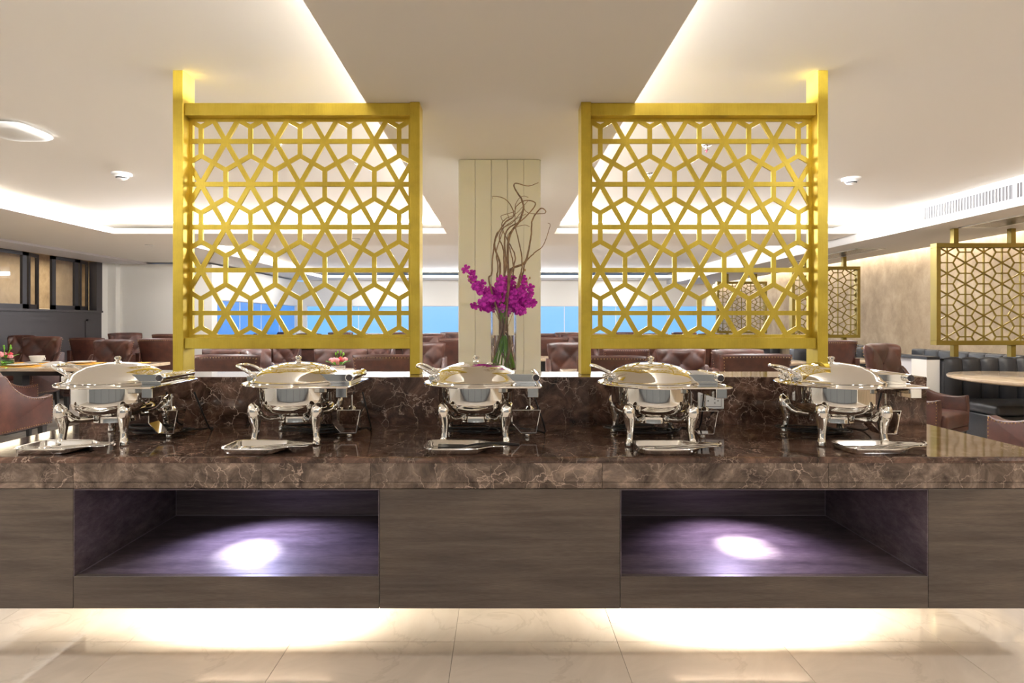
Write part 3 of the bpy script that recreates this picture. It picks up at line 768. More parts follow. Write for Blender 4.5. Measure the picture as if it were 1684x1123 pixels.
# trays with tongs
def make_tray():
    t = thing('serving_tray', '', 'tray')
    def outl(g, e=0):
        # outline from left: rounded body, tapering to a handle on the right
        p = [(-.135, -.045), (-.125, -.062), (-.105, -.072), (.035, -.072), (.062, -.062), (.092, -.040), (.118, -.030), (.150, -.026), (.160, -.012), (.160, .012), (.150, .026), (.118, .030), (.092, .040), (.062, .062), (.035, .072), (-.105, .072), (-.125, .062), (-.135, .045)]
        q = spl([Vector((x, y, 0)) for x, y in p]+[Vector((p[0][0], p[0][1], 0))], 4)[:-1]
        r = []
        n = len(q)
        for i in range(n):
            tg = (q[(i+1) % n]-q[i-1]).normalized(); nr = Vector((tg.y, -tg.x, 0))
            r.append((q[i].x+nr.x*g, q[i].y+nr.y*g))
        return r
    def low(g, zlo, zhi):   # handle part rises
        return [(x, y, (zlo if x < .04 else zlo+(zhi-zlo)*min(1, (x-.04)/.06))) for x, y in outl(g)]
    rings = [low(-.016, .0012, .018), low(-.008, .002, .0188), low(-.004, .005, .0195), low(-.0015, .0225, .0225), low(.003, .0242, .0242), low(.0085, .0245, .0245), low(.009, .0228, .0228), low(.0015, .0218, .0218), low(-.0012, .005, .0185), low(-.004, .0004, .0172), low(-.016, .0001, .0168)]
    mb = MB(); n = len(rings[0]); vs = [v for r in rings for v in r]; fs = []
    for k in range(len(rings)-1):
        for i in range(n): fs.append((k*n+i, k*n+(i+1) % n, (k+1)*n+(i+1) % n, (k+1)*n+i))
    mb.add(vs, fs); mb.f.append(tuple(range(n)))
    obj('tray_body', mb, M['traysteel'], t, True, angle=70)
    return t
tray = make_tray()
trays = [(-1.622, 2.118, 0, 'small steel tray holding tongs before the leftmost dish'), (-.873, 2.118, 0, 'small steel tray holding tongs before the second dish from the left'),
         (-.1375, 2.118, 0, 'small steel tray with a black spatula before the middle dish'), (.640, 2.115, 0, 'small steel tray holding tongs before the fourth dish'), (1.405, 2.118, .0, 'small steel tray holding long tongs before the rightmost dish')]
for i, (x, y, r, lb) in enumerate(trays):
    if i == 0: tray.location = (x, y, ZW); tag(tray, lb, None, 'serving trays before the dishes')
    else: dup(tray, (x, y, ZW), r, lb, 'serving trays before the dishes')
def make_tongs():
    t = thing('serving_tongs', '', 'tongs')
    for s in (-1, 1):
        pts = [(-.115, s*.020, .006), (-.085, s*.024, .006), (-.04, s*.020, .010), (.03, s*.014, .015), (.10, s*.011, .020), (.145, s*.006, .022)]
        obj('arm', MB().tube(spl(pts, 4), [.006+.003*math.sin(min(1, i/8)*PI) for i in range(21)], 8, flat=.45), M['chrome'], t, True)
        obj('bowl', MB().ball((-.105, s*.021, .0065), .022, 14, 8, (1.25, .62, .25)), M['chrome'], t, True)
    obj('pull_ring', MB().lathe([(.008, -.004), (.010, 0), (.008, .004), (.006, 0), (.008, -.004)], (.152, 0, .022), 16, 'X', caps=False), M['chrome'], t, True)
    return t
tongs = make_tongs()
tl = [(-1.60, 2.118, .06, 'steel tongs lying in the leftmost tray'), (-.85, 2.118, .12, 'steel tongs lying in the tray second from the left'), (.665, 2.115, .02, 'steel tongs lying in the tray before the fourth dish'), (1.435, 2.118, .05, 'steel tongs lying in the rightmost tray, ends overhanging to the right')]
for i, (x, y, r, lb) in enumerate(tl):
    if i == 0: tongs.location = (x, y, ZW+.0022); tongs.rotation_euler = (0, 0, r); tag(tongs, lb, None, 'steel tongs in the trays')
    else: dup(tongs, (x, y, ZW+.0022), r, lb, 'steel tongs in the trays')
t = thing('black_spatula', 'black plastic spatula lying across the middle tray', 'spatula', (-.12, 2.118, ZW+.0025), 0)
obj('blade', MB().prism([(-.11, -.03), (-.02, -.022), (.0, -.008), (.0, .008), (-.02, .022), (-.115, .03)], .012, .016), M['black'], t)
obj('spatula_handle', MB().tube(spl([(-.01, 0, .014), (.04, 0, .022), (.10, -.005, .026), (.155, -.010, .024), (.19, -.014, .022)], 5), [.006]*12+[.009]*6+[.008]*3, 10, flat=.6), M['black'], t, True)

# ------------------------------------------------------------ vase, orchids, willow
VXc, VYc = X_(828, 2.83), 2.835
t = thing('glass_vase', 'clear glass cylinder vase half full of water, standing on the marble shelf', 'vase', (VXc, VYc, ZL))
rv = .063
obj('glass_body', MB().lathe([(0, .0005), (rv, .0005), (rv, .325), (rv-.003, .327), (rv-.005, .325), (rv-.005, .012), (0, .012)], seg=64), M['glass'], t, True)
obj('water', MB().lathe([(0, .0118), (rv-.0046, .0118), (rv-.0046, .192), (0, .192)], seg=64), M['water'], t, True)
def zpt(zx, zy, Y): return at(720+zx/2.957, 250+zy/2.957, Y)
def vstart(k):
    a = k*2.399; r = .040
    return [(VXc+r*math.cos(a), VYc+r*math.sin(a), ZL+.02), (VXc+r*.7*math.cos(a+1), VYc+r*.7*math.sin(a+1), ZL+.13), (VXc+.018*math.cos(a+2), VYc+.018*math.sin(a+2), ZL+.25)]
BR = [([(345, 640), (338, 520), (352, 400), (400, 330), (415, 250), (375, 180), (378, 152), (440, 165), (490, 148)], .0058),
      ([(300, 640), (302, 540), (275, 460), (290, 400), (330, 340), (370, 310), (355, 260), (320, 225), (270, 215), (268, 228)], .0044),
      ([(352, 600), (362, 565), (420, 540), (440, 480), (455, 400), (460, 330), (500, 275), (525, 290), (505, 300), (430, 290), (400, 210)], .005),
      ([(318, 640), (330, 560), (325, 430), (345, 370), (410, 330), (475, 255), (430, 235), (385, 260), (370, 290), (310, 310), (315, 335)], .0038),
      ([(350, 620), (370, 550), (375, 500), (340, 430), (310, 360), (330, 325), (380, 300), (440, 235)], .0034),
      ([(405, 620), (425, 540), (470, 490), (515, 450), (545, 360), (535, 345)], .0034),
      ([(250, 630), (262, 590), (270, 480), (285, 400), (330, 360), (372, 330), (430, 300)], .0036),
      ([(325, 640), (322, 560), (318, 470), (300, 420), (318, 370), (360, 345), (395, 305), (420, 265), (405, 232)], .0034),
      ([(362, 620), (366, 540), (350, 470), (340, 410), (372, 370), (420, 355), (445, 362)], .003),
      ([(288, 640), (292, 560), (284, 490), (296, 440), (312, 400), (322, 350), (345, 330), (340, 300)], .003),
      ([(395, 620), (410, 540), (400, 460), (380, 380), (375, 320), (380, 250), (410, 215), (440, 220)], .003)]
lbs = ['tallest curly willow branch, ending in a hook at upper right', 'curly willow branch bending left at its tip', 'thick curly willow branch looping at the right', 'curly willow branch with a crossing loop near its top', 'thin curly willow branch in the middle of the bundle', 'thin curly willow branch leaning far out to the right', 'curly willow branch at the left edge of the bundle', 'slim willow branch between the two thick ones', 'short willow twig crossing to the right below the bundle top', 'slim willow twig just right of the left edge branch', 'thin dark curly willow twig right of centre']
for k, ((pl, r), lb) in enumerate(zip(BR, lbs)):
    yy = lambda i: VYc-.02+.04*math.sin(i*1.3+k)+(.02*(k % 3)-.02)
    vb = vstart(k)
    if k > 3: vb = [(vb[2][0], vb[2][1], ZL+.19+.01*(k % 3)), vb[2]]
    pts = vb+[zpt(x, y, yy(i)) for i, (x, y) in enumerate(pl)]
    sp_ = spl(pts, 6); n = len(sp_)
    sp_ = [p+Vector((rnd.uniform(-.0012, .0012), rnd.uniform(-.0012, .0012), 0)) for p in sp_]
    rr = [max(.0014, r*(1.6-1.38*i/n)) for i in range(n)]
    o = obj('willow_branch', MB().tube(sp_, rr, 7), M['bark'], smooth=True); tag(o, lb, 'branch', 'curly willow branches in the vase')
# blossom: five rounded petals and a lip
def petal(mb, ang, L, W, tilt=.25):
    ca, sa = math.cos(ang), math.sin(ang)
    prof = [(0, .18), (.25, .55), (.5, .9), (.75, 1.0), (.92, .7), (1.0, .2)]
    vs = []
    for u, w_ in prof:
        z = .25*L*math.sin(u*1.8)*tilt*4*.35
        for s, dz in ((-1, .12), (0, 0), (1, .12)):
            x, y = u*L, s*w_*W/2
            vs.append((x*ca-y*sa, x*sa+y*ca, z+dz*W*abs(s)))
    fs = []
    for i in range(len(prof)-1):
        for j in range(2): a = i*3+j; fs.append((a, a+1, a+4, a+3))
    mb.add(vs, fs)
blm = []
for q in range(2):
    mb = MB()
    for k in range(5): petal(mb, PI/2+k*2*PI/5+rnd.uniform(-.1, .1), .019*(1+.12*q), .0155)
    petal(mb, -PI/2, .010, .008, .9)
    me = bpy.data.meshes.new('blossom'); me.from_pydata(mb.v, [], mb.f); me.materials.append(M['orchid'])
    for p in me.polygons: p.use_smooth = True
    blm.append(me)
cen = MB().ball((0, 0, .003), .0028, 6, 4); 
tips = [(773, 447, 7), (777, 466, 8), (783, 498, 8), (800, 474, 9), (812, 497, 9), (818, 461, 9), (829, 477, 9), (843, 452, 9), (852, 480, 9), (862, 464, 9), (872, 478, 9), (874, 494, 8), (860, 512, 7), (838, 496, 9), (824, 512, 7), (806, 487, 8)]
ol = ['reaching to the upper left', 'at the left edge, below the topmost spray', 'drooping at the lower left', 'left of centre, in the middle height', 'low and just left of centre', 'rising above centre left', 'in the very middle', 'topmost, just right of centre', 'right of centre, middle height', 'at the upper right', 'at the right edge, upper', 'at the right edge, lower', 'drooping at the lower right', 'low and right of centre', 'hanging over the vase mouth', 'between the left and middle sprays']
for k, (tx, ty, nb) in enumerate(tips):
    a = k*2.0; yo = .045*math.cos(k*1.9)
    base = (VXc+.045*math.cos(a), VYc+.045*math.sin(a), ZL+.03)
    mid = (VXc-.022*math.cos(a), VYc-.022*math.sin(a), ZL+.30)
    tip = Vector(at(tx, ty, VYc+yo))
    m2 = Vector(mid).lerp(tip, .5)+Vector((0, 0, .012))
    path = spl([base, mid, m2[:], tip[:]], 10); n = len(path)
    t = thing('orchid_spray', 'magenta orchid spray '+ol[k]+' of the bouquet', 'orchid', base, 0, 'orchid sprays in the vase')
    B = Vector(base)
    obj('stem', MB().tube([(p-B)[:] for p in path], [.0024-.0012*i/n for i in range(n)], 6), M['stem'], t, True)
    nb += 3
    for b in range(nb):
        f = .42+.58*b/(nb-1)
        p = path[min(n-1, int((1/3+f*2/3)*(n-1)))]
        off = Vector((rnd.uniform(-1, 1), rnd.uniform(-1, .35), rnd.uniform(-.8, .9)))*.019
        o = obj('blossom', blm[b % 2], None, t, loc=(p+off-B)[:])
        d = (off.normalized()+Vector((0, -1.0, .1))).normalized()
        o.rotation_mode = 'QUATERNION'; o.rotation_quaternion = d.to_track_quat('Z', 'Y') @ Matrix.Rotation(rnd.uniform(-.5, .5), 3, 'Z').to_quaternion()
        s = rnd.uniform(.95, 1.35); o.scale = (s, s, s)
for k, (tx, ty) in enumerate(((862, 445), (870, 458), (768, 455))):
    base = (VXc+.01*k, VYc+.02, ZL+.20); tip = Vector(at(tx, ty, VYc+.01*k)); B = Vector(base)
    t = thing('bud_twig', ['olive orchid bud twig at the upper right, taller one', 'olive orchid bud twig at the right, lower one', 'pinkish orchid bud twig at the far left'][k], 'twig', base, 0, 'bud twigs')
    path = spl([base, (Vector(base).lerp(tip, .6)+Vector((0, 0, .02)))[:], tip[:]], 5)
    obj('stem', MB().tube([(p-B)[:] for p in path], .0013, 5), M['bud'], t, True)
    for j in range(4):
        p = path[-1-j]-B+Vector((.004*(-1)**j, 0, .003)); obj('bud', MB().ball(p, .0052-.0006*j*0, 8, 6, (.8, .8, 1.3)), M['bud'], t, True)

# ------------------------------------------------------------ chairs
def make_chair():
    t = thing('wing_chair', '', 'chair')
    L = M['leather']
    mb = MB().box(-.245, -.30, .36, .245, .22, .475, .03); obj('seat', mb, L, t, True)
    obj('seat_frame', MB().box(-.26, -.285, .315, .26, .25, .359, .008), L, t, True)
    # backrest: tufted front, smooth rear
    NU, NV = 33, 30; vs = []; fs = []
    def yb(u, z): return .205+.15*(z-.42)-.045*(2*u)**2
    def wdt(v): return .50+.10*v**1.3
    for side in (0, 1):
        for j in range(NV+1):
            v = j/NV; z = .40+.60*v
            for i in range(NU+1):
                u = i/NU-.5; x = u*wdt(v)
                y = yb(u, z)
                ed = min(1, (0.5-abs(u))*14, (1-v)*12)
                if side == 0:
                    p, q = u*4.0, v*4.2
                    a, b = (p+q), (p-q)
                    h = (abs(math.sin(PI*a/1.0*.5+PI/2))*abs(math.sin(PI*b*.5+PI/2)))**.45
                    y = y-.012-.028*h*ed**.5
                    if ed < 1: y += .035*(1-ed)**2
                else: y = y+.055-.03*(1-ed)**2
                zz = z-.012*(2*u)**4 if v > .8 else z
                vs.append((x, y, zz))
    n1 = (NU+1)*(NV+1)
    for side in (0, 1):
        for j in range(NV):
            for i in range(NU):
                a = side*n1+j*(NU+1)+i; fs.append((a, a+1, a+NU+2, a+NU+1))
    bd = [j*(NU+1) for j in range(NV+1)]+[NV*(NU+1)+i for i in range(1, NU+1)]+[j*(NU+1)+NU for j in range(NV-1, -1, -1)]+[i for i in range(NU-1, 0, -1)]
    m = len(bd)
    for k in range(m): fs.append((bd[k], bd[(k+1) % m], bd[(k+1) % m]+n1, bd[k]+n1))
    back = obj('backrest', MB().add(vs, fs), L, t, True, angle=70)
    bt = MB()
    for a in range(-3, 12):
        for b in range(-12, 6):
            # nodes where a and b are both odd half-turns: p+q=2k, p-q=2l
            A, B = 2*a+0, 2*b
            p, q = (A+B)/2+0, (A-B)/2
            for (pp, qq) in ((p+0, q+0), (p+1, q)):
                u, v = pp/4.0, qq/4.2
                if (round(pp+qq) % 2) == 1 and abs(u) < .44 and .05 < v < .95:
                    z = .40+.60*v; bt.ball((u*wdt(v), yb(u, z)-.017, z), .009, 6, 4, (1, .6, 1))
    obj('tufting_buttons', bt, L, back, True)['kind'] = 'stuff'
    nl = MB()
    def nail(p): nl.ball(p, .0046, 5, 3)
    for i in range(23):
        u = (i/22-.5)*.93; nail((u*.60, yb(u, .975)+.056, .972-.012*(2*u)**4))
    for s in (-1, 1):
        for j in range(20):
            v = .93-j*.045; z = .40+.6*v
            if v > 0: nail((s*.462*wdt(v), yb(.462, z)+.054, z))
    # arms
    prof = [(.285, .33), (.30, .80), (.22, .80), (.15, .71), (.07, .645), (-.02, .602), (-.12, .582), (-.20, .580), (-.262, .594), (-.272, .58), (-.275, .50), (-.268, .33)]
    pp = [(p.x, p.y) for p in spl([Vector((a, b, 0)) for a, b in prof[1:10]], 3)]
    poly = [prof[0]]+pp+prof[10:]
    for s in (-1, 1):
        mb = MB(); bm = bmesh.new()
        x0, x1 = (s*.25, s*.315)
        b0 = [bm.verts.new((x0, y, z)) for y, z in poly]; b1 = [bm.verts.new((x1, y, z)) for y, z in poly]
        n = len(poly); bm.faces.new(b0); bm.faces.new(b1[::-1])
        for k in range(n): bm.faces.new((b0[k], b1[k], b1[(k+1) % n], b0[(k+1) % n]))
        bmesh.ops.recalc_face_normals(bm, faces=bm.faces[:])
        eds = [e for e in bm.edges if abs(e.verts[0].co.x-e.verts[1].co.x) < 1e-6]
        bmesh.ops.bevel(bm, geom=eds, offset=.010, segments=3, affect='EDGES', profile=.5)
        bm.verts.index_update(); mb.add([v.co[:] for v in bm.verts], [[v.index for v in f.verts] for f in bm.faces]); bm.free()
        obj('arm', mb, L, t, True)
        q = [Vector((a, b)) for a, b in pp[3:]]+[Vector((-.272, .47)), Vector((-.268, .35))]
        # nails along the outline, inset
        acc = 0
        for k in range(len(q)-1):
            d = q[k+1]-q[k]; l = d.length
            if l < 1e-5: continue
            d /= l; nr = Vector((-d.y, d.x))*.014
            while acc < l:
                c = q[k]+d*acc+nr; nail((s*.3155, c.x, c.y)); acc += .024
            acc -= l
        yy = -.25
        while yy < .27: nail((s*.3155, yy, .345)); yy += .024
    obj('nailhead_trim', nl, M['brass'], t, True)['kind'] = 'stuff'
    me = None
    for sx in (-1, 1):
        for sy in (-1, 1):
            a = MB(); x, y = sx*.235, (-.245 if sy < 0 else .235); dy = .04 if sy > 0 else 0
            a.add([(x-.014, y-.014+dy, 0), (x+.014, y-.014+dy, 0), (x+.014, y+.014+dy, 0), (x-.014, y+.014+dy, 0), (x-.024, y-.024, .316), (x+.024, y-.024, .316), (x+.024, y+.024, .316), (x-.024, y+.024, .316)],
                  [(0, 3, 2, 1), (4, 5, 6, 7), (0, 1, 5, 4), (1, 2, 6, 5), (2, 3, 7, 6), (3, 0, 4, 7)])
            obj('leg', a, M['blackwood'], t)
    return t
chair0 = make_chair(); first = [True]
def chair(X, Y, rz, label, group='brown leather dining chairs', sx=1, hz=1.0):
    if first[0]:
        c = chair0; first[0] = False; c.location = (X, Y, 0); c.rotation_euler = (0, 0, rz); tag(c, label, None, group); c.scale = (sx, 1, hz)
    else: c = dup(chair0, (X, Y, 0), rz, label, group, (sx, 1, hz))
    return c
def chairpx(px, wpx, ytop, rz, label, Y=None, group='brown leather dining chairs'):
    Y = Y or .60*F/wpx
    sx = wpx*Y/F/.63 if abs(math.sin(rz)) < .3 else 1
    yback = Y
    off = -.25 if abs(rz) < .5 else .25
    hz = (H-(ytop-VY)*yback/F)/1.0
    s, c = math.sin(rz), math.cos(rz)
    bx, by = -s*.27, c*.27                     # where the backrest sits from the centre
    chair(X_(px, Y)-bx, Y-by, rz, label, group, sx, hz)
FRONT, BACK = 0, PI
chairpx(70, 66, 553, .05, 'tufted brown leather chair at the far left, behind the laid table with the flowers', 7.45)
chairpx(36, 40, 551, .3, 'dark brown leather chair half hidden at the left picture edge before the charcoal wall', 8.1)
chairpx(143, 62, 555, BACK, 'brown leather chair turned away, directly behind the tufted one above the leftmost dish', 8.75)
chairpx(187, 71, 558, -.05, 'tufted reddish brown chair straight above the leftmost dish', 7.55)
chairpx(262, 76, 556, BACK, 'brown leather chair turned away, partly behind the outer post of the left screen', 7.75)
chairpx(206, 34, 547, 1.15, 'small dark chair before the white wall, left of the left screen', 10.0)
chairpx(276, 56, 549, BACK, 'brown leather chair just left of the left screen, farther back', 9.6)
chairpx(372, 119, 582, BACK, 'brown nail-trimmed chair, back to the bar, left half of the left screen', 4.72)
chairpx(638, 124, 582, BACK, 'brown nail-trimmed chair, back to the bar, right half of the left screen', 4.72)
chairpx(1006, 124, 584, BACK, 'brown nail-trimmed chair, back to the bar, left half of the right screen', 4.72)
chairpx(1243, 126, 581, BACK, 'brown nail-trimmed chair, back to the bar, right half of the right screen', 4.72)
chairpx(560, 92, 573, FRONT, 'tufted brown chair behind the small flower bowl, under the left screen', 6.75)
chairpx(420, 80, 573, 1.45, 'brown chair turned sideways under the middle of the left screen', 6.65)
chairpx(372, 84, 573, FRONT, 'tufted brown chair across the table under the left end of the left screen', 6.75)
chairpx(697, 76, 563, FRONT, 'tufted brown chair between the left screen and the column, nearest one', 7.6)
chairpx(752, 66, 556, BACK, 'nail-trimmed brown chair partly behind the left side of the column', 8.7)
chairpx(702, 60, 549, FRONT, 'tufted brown chair behind the nearest one left of the column', 9.75)
chairpx(938, 82, 563, FRONT, 'tufted brown chair just right of the column, nearest one', 6.9)
chairpx(904, 66, 554, BACK, 'nail-trimmed brown chair partly behind the right side of the column', 8.7)
chairpx(950, 60, 549, FRONT, 'tufted brown chair farther back between the column and the right screen', 9.98)
chairpx(1120, 86, 573, FRONT, 'tufted brown chair under the middle of the right screen', 6.45)
chairpx(1030, 82, 573, BACK, 'brown chair turned away behind the table under the right screen', 7.3)
chairpx(1213, 104, 574, .25, 'brown chair between the bar chair and the booth table under the right screen', 5.9)
chairpx(1374, 76, 559, BACK, 'nail-trimmed brown chair turned away, just right of the right screen post', 6.4)
far = [(352, 13.6), (402, 12.3), (455, 13.6), (508, 12.3), (560, 13.6), (612, 12.3), (660, 13.6), (712, 12.3), (745, 13.6), (898, 13.6), (933, 12.3), (985, 13.6), (1030, 12.3), (1078, 13.6), (1125, 12.3), (1168, 13.6)]
ordn = ['first', 'second', 'third', 'fourth', 'fifth', 'sixth', 'seventh', 'eighth', 'ninth', 'tenth', 'eleventh', 'twelfth', 'thirteenth', 'fourteenth', 'fifteenth', 'sixteenth']
for k, (px, Y) in enumerate(far):
    chairpx(px, 44, 548 if k % 2 else 546, FRONT if k % 3 else BACK, 'brown chair in the farthest row before the blue windows, %s from the left' % ordn[k], Y, 'far row of brown chairs')
far2 = [(395, 10.9), (470, 10.9), (545, 10.9), (625, 10.9), (1010, 10.9), (1085, 10.9), (1150, 10.9)]
for k, (px, Y) in enumerate(far2):
    chairpx(px, 50, 551, FRONT if k % 2 else BACK, 'brown chair in the last row but one, %s from the left' % ordn[k], Y, 'last row but one of brown chairs')
# near side chairs
chair(-4.35, 4.86, PI, 'near brown chair cut by the left picture edge, its nail-trimmed scooped arm in view')
chair(-5.19, 5.73, PI, 'brown chair tucked to the laid table at the left, arm visible below the tabletop')
chair(3.53, 3.49, PI, 'nearest brown chair at the right picture edge showing its nail-trimmed scooped arm', hz=1.06)
chair(3.56, 4.87, math.radians(33), 'tufted brown chair right of the bar, its seat turned toward the round table', hz=1.05)

# ------------------------------------------------------------ tables
def rect_table(x0, y0, x1, y1, label, z=.75):
    t = thing('dining_table', label, 'table', ((x0+x1)/2, (y0+y1)/2, 0)); w, d = (x1-x0)/2, (y1-y0)/2
    obj('tabletop', MB().box(-w, -d, z-.035, w, d, z, .006), M['tabletop'], t)
    obj('apron', MB().box(-w+.12, -d+.12, z-.09, w-.12, d-.12, z-.0355), M['blackwood'], t)
    for s in (-1, 1):
        obj('pedestal', MB().box(s*w*.5-.05, -.05, .03, s*w*.5+.05, .05, z-.09), M['blackwood'], t)
        obj('foot', MB().box(s*w*.5-.07, -d*.6, 0, s*w*.5+.07, d*.6, .03, .005), M['blackwood'], t)
    return t
rect_table(-5.95, 6.02, -4.05, 6.98, 'beige stone dining table laid with plates at the left')
rect_table(-3.05, 5.25, -1.35, 6.05, 'beige stone table under the left part of the left screen')
rect_table(-1.15, 5.25, -.35, 6.05, 'small beige table between the left screen chairs')
rect_table(.62, 5.35, 1.62, 5.95, 'beige stone table under the right screen, behind the nail-trimmed chair')
rect_table(.3, 7.55, 1.5, 8.15, 'beige table right of the column, behind the tufted chair')
rect_table(-4.2, 11.47, -1.2, 11.72, 'long beige table between the two far rows, left')
rect_table(1.2, 11.47, 4.0, 11.72, 'long beige table between the two far rows, right')
def round_table(x, y, r, label):
    t = thing('round_table', label, 'table', (x, y, 0))
    obj('tabletop', MB().lathe([(0, .715), (r-.03, .715), (r-.004, .727), (r, .738), (r-.003, .748), (r-.01, .75), (0, .75)], seg=72), M['tabletop'], t, True)
    obj('pedestal', MB().lathe([(.05, .04), (.04, .08), (.04, .67), (.15, .7), (.15, .7145)], seg=24), M['blackwood'], t, True)
    obj('foot', MB().lathe([(0, 0), (.27, 0), (.27, .015), (.06, .04), (0, .04)], seg=32), M['blackwood'], t, True)
round_table(4.82, 5.0, .71, 'round beige stone table before the black booth at the right')
round_table(4.62, 7.5, .42, 'round beige table of the second booth, mostly hidden by the tufted chair')
round_table(3.35, 7.2, .48, 'round beige table seen below the right end of the right screen')

# left table setting
TZ = .75
def plate(x, y, r, label):
    o = obj('dinner_plate', MB().lathe([(0, .002), (r*.6, .002), (r*.62, .001), (r*.72, .006), (r, .018), (r, .0205), (r*.7, .010), (r*.6, .007), (0, .007)], (0, 0, 0), 40), M['china'], smooth=True, loc=(x, y, TZ+.003)); tag(o, label, 'plate', 'dinner plates on the left table')
def placemat(x, y, w, d, label):
    o = obj('placemat', MB().box(-w/2, -d/2, 0, w/2, d/2, .002), M['orange'], loc=(x, y, TZ+.0003)); tag(o, label, 'placemat', 'orange placemats')
def tp(px, py, z=TZ): Y = (H-z)*F/(py-VY); return X_(px, Y), Y
for px, py, w, la, lb in ((38, 602, .42, 'white plate on an orange mat at the left picture edge', 'orange placemat at the left picture edge of the laid table'), (146, 596.5, .42, 'white plate on an orange mat just above the leftmost dish', 'orange placemat just above the leftmost dish')):
    x, y = tp(px, py); y = min(max(y, 6.25), 6.72)
    placemat(x, y, .46, .34, lb); plate(x, y, .14, la)
placemat(-5.6, 6.80, .42, .26, 'orange placemat behind the flower bowl on the laid table')
placemat(-4.45, 6.76, .42, .28, 'orange placemat at the right end of the laid table')
x, y = tp(63, 596.5)
t = thing('teacup', 'white cup standing on its saucer on the laid table', 'cup', (x, y-.02, TZ+.0105))
obj('cup_body', MB().lathe([(0, 0), (.045, 0), (.062, .02), (.078, .075), (.075, .075), (.058, .022), (0, .006)], seg=32), M['china'], t, True)
obj('handle', MB().tube(spl([(.07, 0, .06), (.095, 0, .055), (.095, 0, .03), (.062, 0, .02)], 4), .005, 6), M['china'], t, True)
o = obj('saucer', MB().lathe([(0, .0), (.07, .0), (.125, .010), (.125, .013), (.07, .004), (0, .004)], seg=32), M['china'], smooth=True, loc=(x, y-.02, TZ+.0005)); tag(o, 'white saucer under the cup on the laid table', 'saucer')
x, y = tp(106, 599)
o = obj('folded_napkin', stack([([(-.13, -.06), (.10, -.08), (.13, .05), (-.11, .06)], 0), ([(-.11, -.045), (.09, -.06), (.10, .03), (-.09, .045)], .02), ([(-.03, -.02), (.06, -.03), (.05, .01), (-.02, .02)], .045)]), M['napkin'], loc=(x+.03, 6.42, TZ+.0003)); tag(o, 'folded white napkin between the two plates on the laid table', 'napkin')
for k in range(3):
    o = obj(('fork', 'knife', 'spoon')[k], MB().tube([(-.09, 0, .004), (.03, 0, .006), (.07, 0, .005)], [.004, .003, .003], 6).ball((.085, 0, .005), .012, 8, 5, (1.8, (.9, .5, 1.1)[k], .25)), M['chrome'], smooth=True, loc=(-4.86+.05*k, 6.2-.035*k, TZ+.0003))
    o.rotation_euler = (0, 0, .4+.1*k); tag(o, 'steel %s lying right of the napkin on the laid table' % ('fork', 'knife', 'spoon')[k], 'cutlery')
def bouquet(x, y, z, label, s=1.0, seed=1, glassmat='greenglass'):
    r = random.Random(seed)
    t = thing('flower_bowl', label, 'flowers', (x, y, z)); t.scale = (s, s, s)
    obj('glass_bowl', MB().lathe([(0, .002), (.045, .002), (.07, .03), (.068, .075), (.064, .075), (.064, .032), (.04, .008), (0, .008)], seg=32), M['glass'], t, True)
    obj('water', MB().lathe([(0, .009), (.04, .009), (.0635, .033), (.0638, .06), (0, .06)], seg=32), M[glassmat], t, True)
    for k in range(8):
        a = k*2.4; rr = .022+.03*(k % 3)/2*1.2; c = (rr*1.6*math.cos(a), rr*1.2*math.sin(a), .10+.045*r.random())
        mb = MB(); mb.ball(c, .021, 10, 8, (1, 1, .95))
        for q in range(5):
            b = q*1.26+k; mb.ball((c[0]+.014*math.cos(b), c[1]+.014*math.sin(b), c[2]-.002), .014, 8, 6, (1, 1, 1.1))
        obj('rose', mb, M['red'] if k in (0, 3) else M['pink'], t, True)
    for k in range(12):
        a = k*.9; L_ = .055+.02*r.random(); mb = MB(); petal(mb, a, L_, .036, 1.6)
        mb.v = [(v[0]+.045*math.cos(a), v[1]+.045*math.sin(a), v[2]+.078) for v in mb.v]; obj('leaf', mb, M['leaf'], t, True)
    for k in range(5):
        a = k*1.5; p = [(.01*math.cos(a), .01*math.sin(a), .09), (.03*math.cos(a)+.01, .03*math.sin(a), .16), (.04*math.cos(a)+.015, .035*math.sin(a), .19+.02*(k % 2))]
        mb = MB().tube(p, .002, 5).ball(p[-1], .010, 8, 6, (.8, .8, 1.6)); obj('bud_stem', mb, M['stem'], t, True)
bouquet(X_(10, 6.35), 6.35, TZ, 'low bowl of pink and red roses in green water at the left picture edge', 1.05, 3)
bouquet(X_(556, 5.45), 5.45, TZ, 'small bowl of pink and red roses seen above the second dish', .98, 5, 'water')
# small sugar box on tables
for px, Y, lb in ((635, 5.7, 'small white card box on the table seen under the left screen'),):
    o = obj('card_box', MB().box(-.03, -.02, 0, .03, .02, .12, .003).box(.035, -.05, 0, .16, .05, .05, .004), M['china'], loc=(X_(635, 5.72), 5.72, TZ+.0003)); tag(o, lb, 'box')

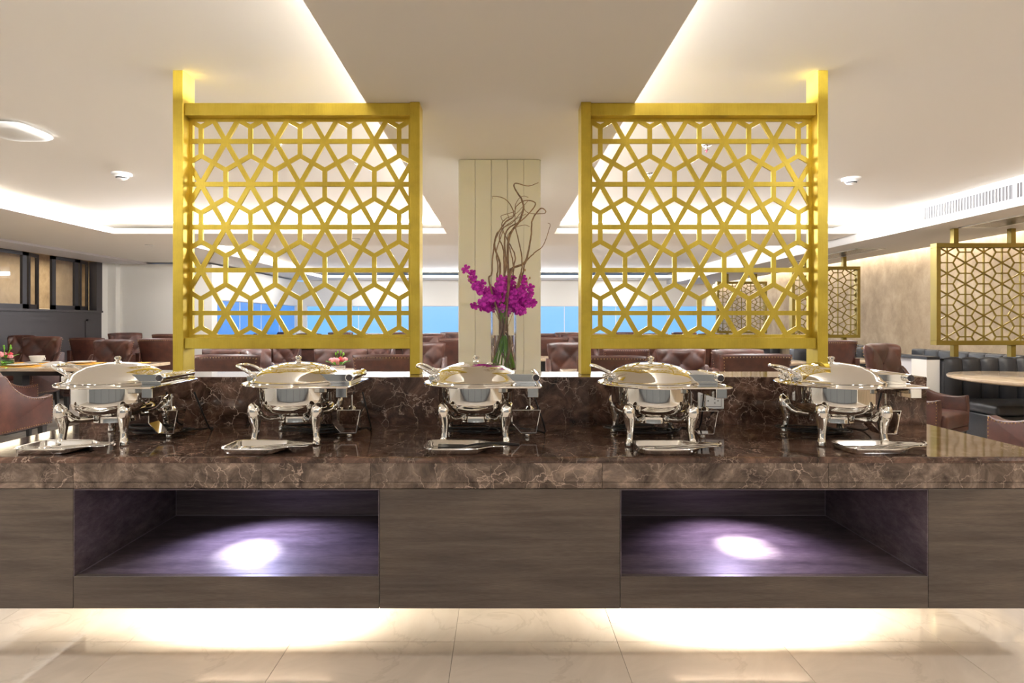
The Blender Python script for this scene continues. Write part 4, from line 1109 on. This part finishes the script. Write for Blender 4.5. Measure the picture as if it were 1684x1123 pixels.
# ------------------------------------------------------------ booths
def channel_back(mb, x0, x1, y, z0, z1, n, th=.10):
    pass
def booth(x0, x1, y, label, n):
    """bench whose back stands on the line y, facing the camera"""
    t = thing('booth_sofa', label, 'sofa', (x0, y, 0)); W = x1-x0
    obj('plinth', MB().box(.03, -.62, 0, W, -.02, .10), M['blackwood'], t)
    obj('seat_base', MB().box(0, -.66, .10, W, -.09, .36, .012), M['sofa'], t, True)
    obj('seat_cushion', MB().box(0.005, -.68, .361, W, -.13, .46, .03), M['sofa'], t, True)
    obj('back_panel', MB().box(0, -.05, .10, W, .10, .84, .02), M['sofa'], t, True)
    cw = W/n; me = None
    for k in range(n):
        prof = []
        vs = []; fs = []; NS = 9
        zs = [.44, .50, .65, .78, .845, .868, .876, .870, .845]; ys = [-.13, -.135, -.13, -.125, -.115, -.09, -.05, -.0, .02]
        for z, yy in zip(zs, ys):
            for i in range(NS):
                u = i/(NS-1)*2-1
                bul = (1-abs(u)**3)
                f = 1 if z < .84 else .6
                vs.append(((u+1)/2*(cw-.003)+.0015, yy*.5-.035*bul*f if z < .86 else yy*.6-.008*bul, z-(0 if z < .84 else .014*(1-bul))))
        for j in range(len(zs)-1):
            for i in range(NS-1): a = j*NS+i; fs.append((a, a+1, a+NS+1, a+NS))
        # rear
        o0 = len(vs)
        for z in zs:
            for i in (0, NS-1):
                vs.append(((i/(NS-1))*(cw-.003)+.0015, .06, min(z, .86)))
        mb = MB().add(vs, fs)
        if me is None: o = obj('back_channel', mb, M['sofa'], t, True, loc=(k*cw, 0, 0), angle=60); me = o.data
        else: obj('back_channel', me, None, t, loc=(k*cw, 0, 0))
    return t
def wallbench(y0, y1, label):
    t = thing('wall_bench', label, 'sofa', (XR-.02, y0, 0)); L_ = y1-y0
    obj('seat_base', MB().box(-.68, 0, 0, -.12, L_, .36, .012), M['sofa'], t, True)
    obj('seat_cushion', MB().box(-.70, .005, .361, -.15, L_-.005, .46, .03), M['sofa'], t, True)
    n = max(2, int(L_/.21)); cw = L_/n; me = None
    for k in range(n):
        if me is None: o = obj('back_channel', MB().box(-.15, .001, .44, -.01, cw-.001, .876, .028), M['sofa'], t, True); me = o.data
        else: obj('back_channel', me, None, t, loc=(0, k*cw, 0))
    return t
booth(4.605, 5.74, 5.96, 'black channel-tufted booth sofa under the large gold panel', 6)
booth(4.37, 5.74, 8.51, 'black channel-tufted booth sofa of the second bay', 6)
booth(4.46, 5.74, 11.73, 'black booth sofa of the farthest bay', 6)
wallbench(6.13, 7.78, 'black channel-tufted bench along the tan wall behind the large gold panel')
wallbench(8.7, 11.0, 'black channel-tufted bench along the tan wall in the far bay')
t = thing('partition_post', 'white square half-height post with a dark cap beside the booth', 'post', (4.46, 5.95, 0))
obj('shaft', MB().box(0, 0, 0, .138, .22, .845), M['paint'], t)
obj('cap', MB().box(-.004, -.004, .8453, .140, .60, .878, .006), M['sofa'], t)
obj('low_wall', MB().box(.05, .221, 0, .138, .6, .845), M['greypaint'], t)
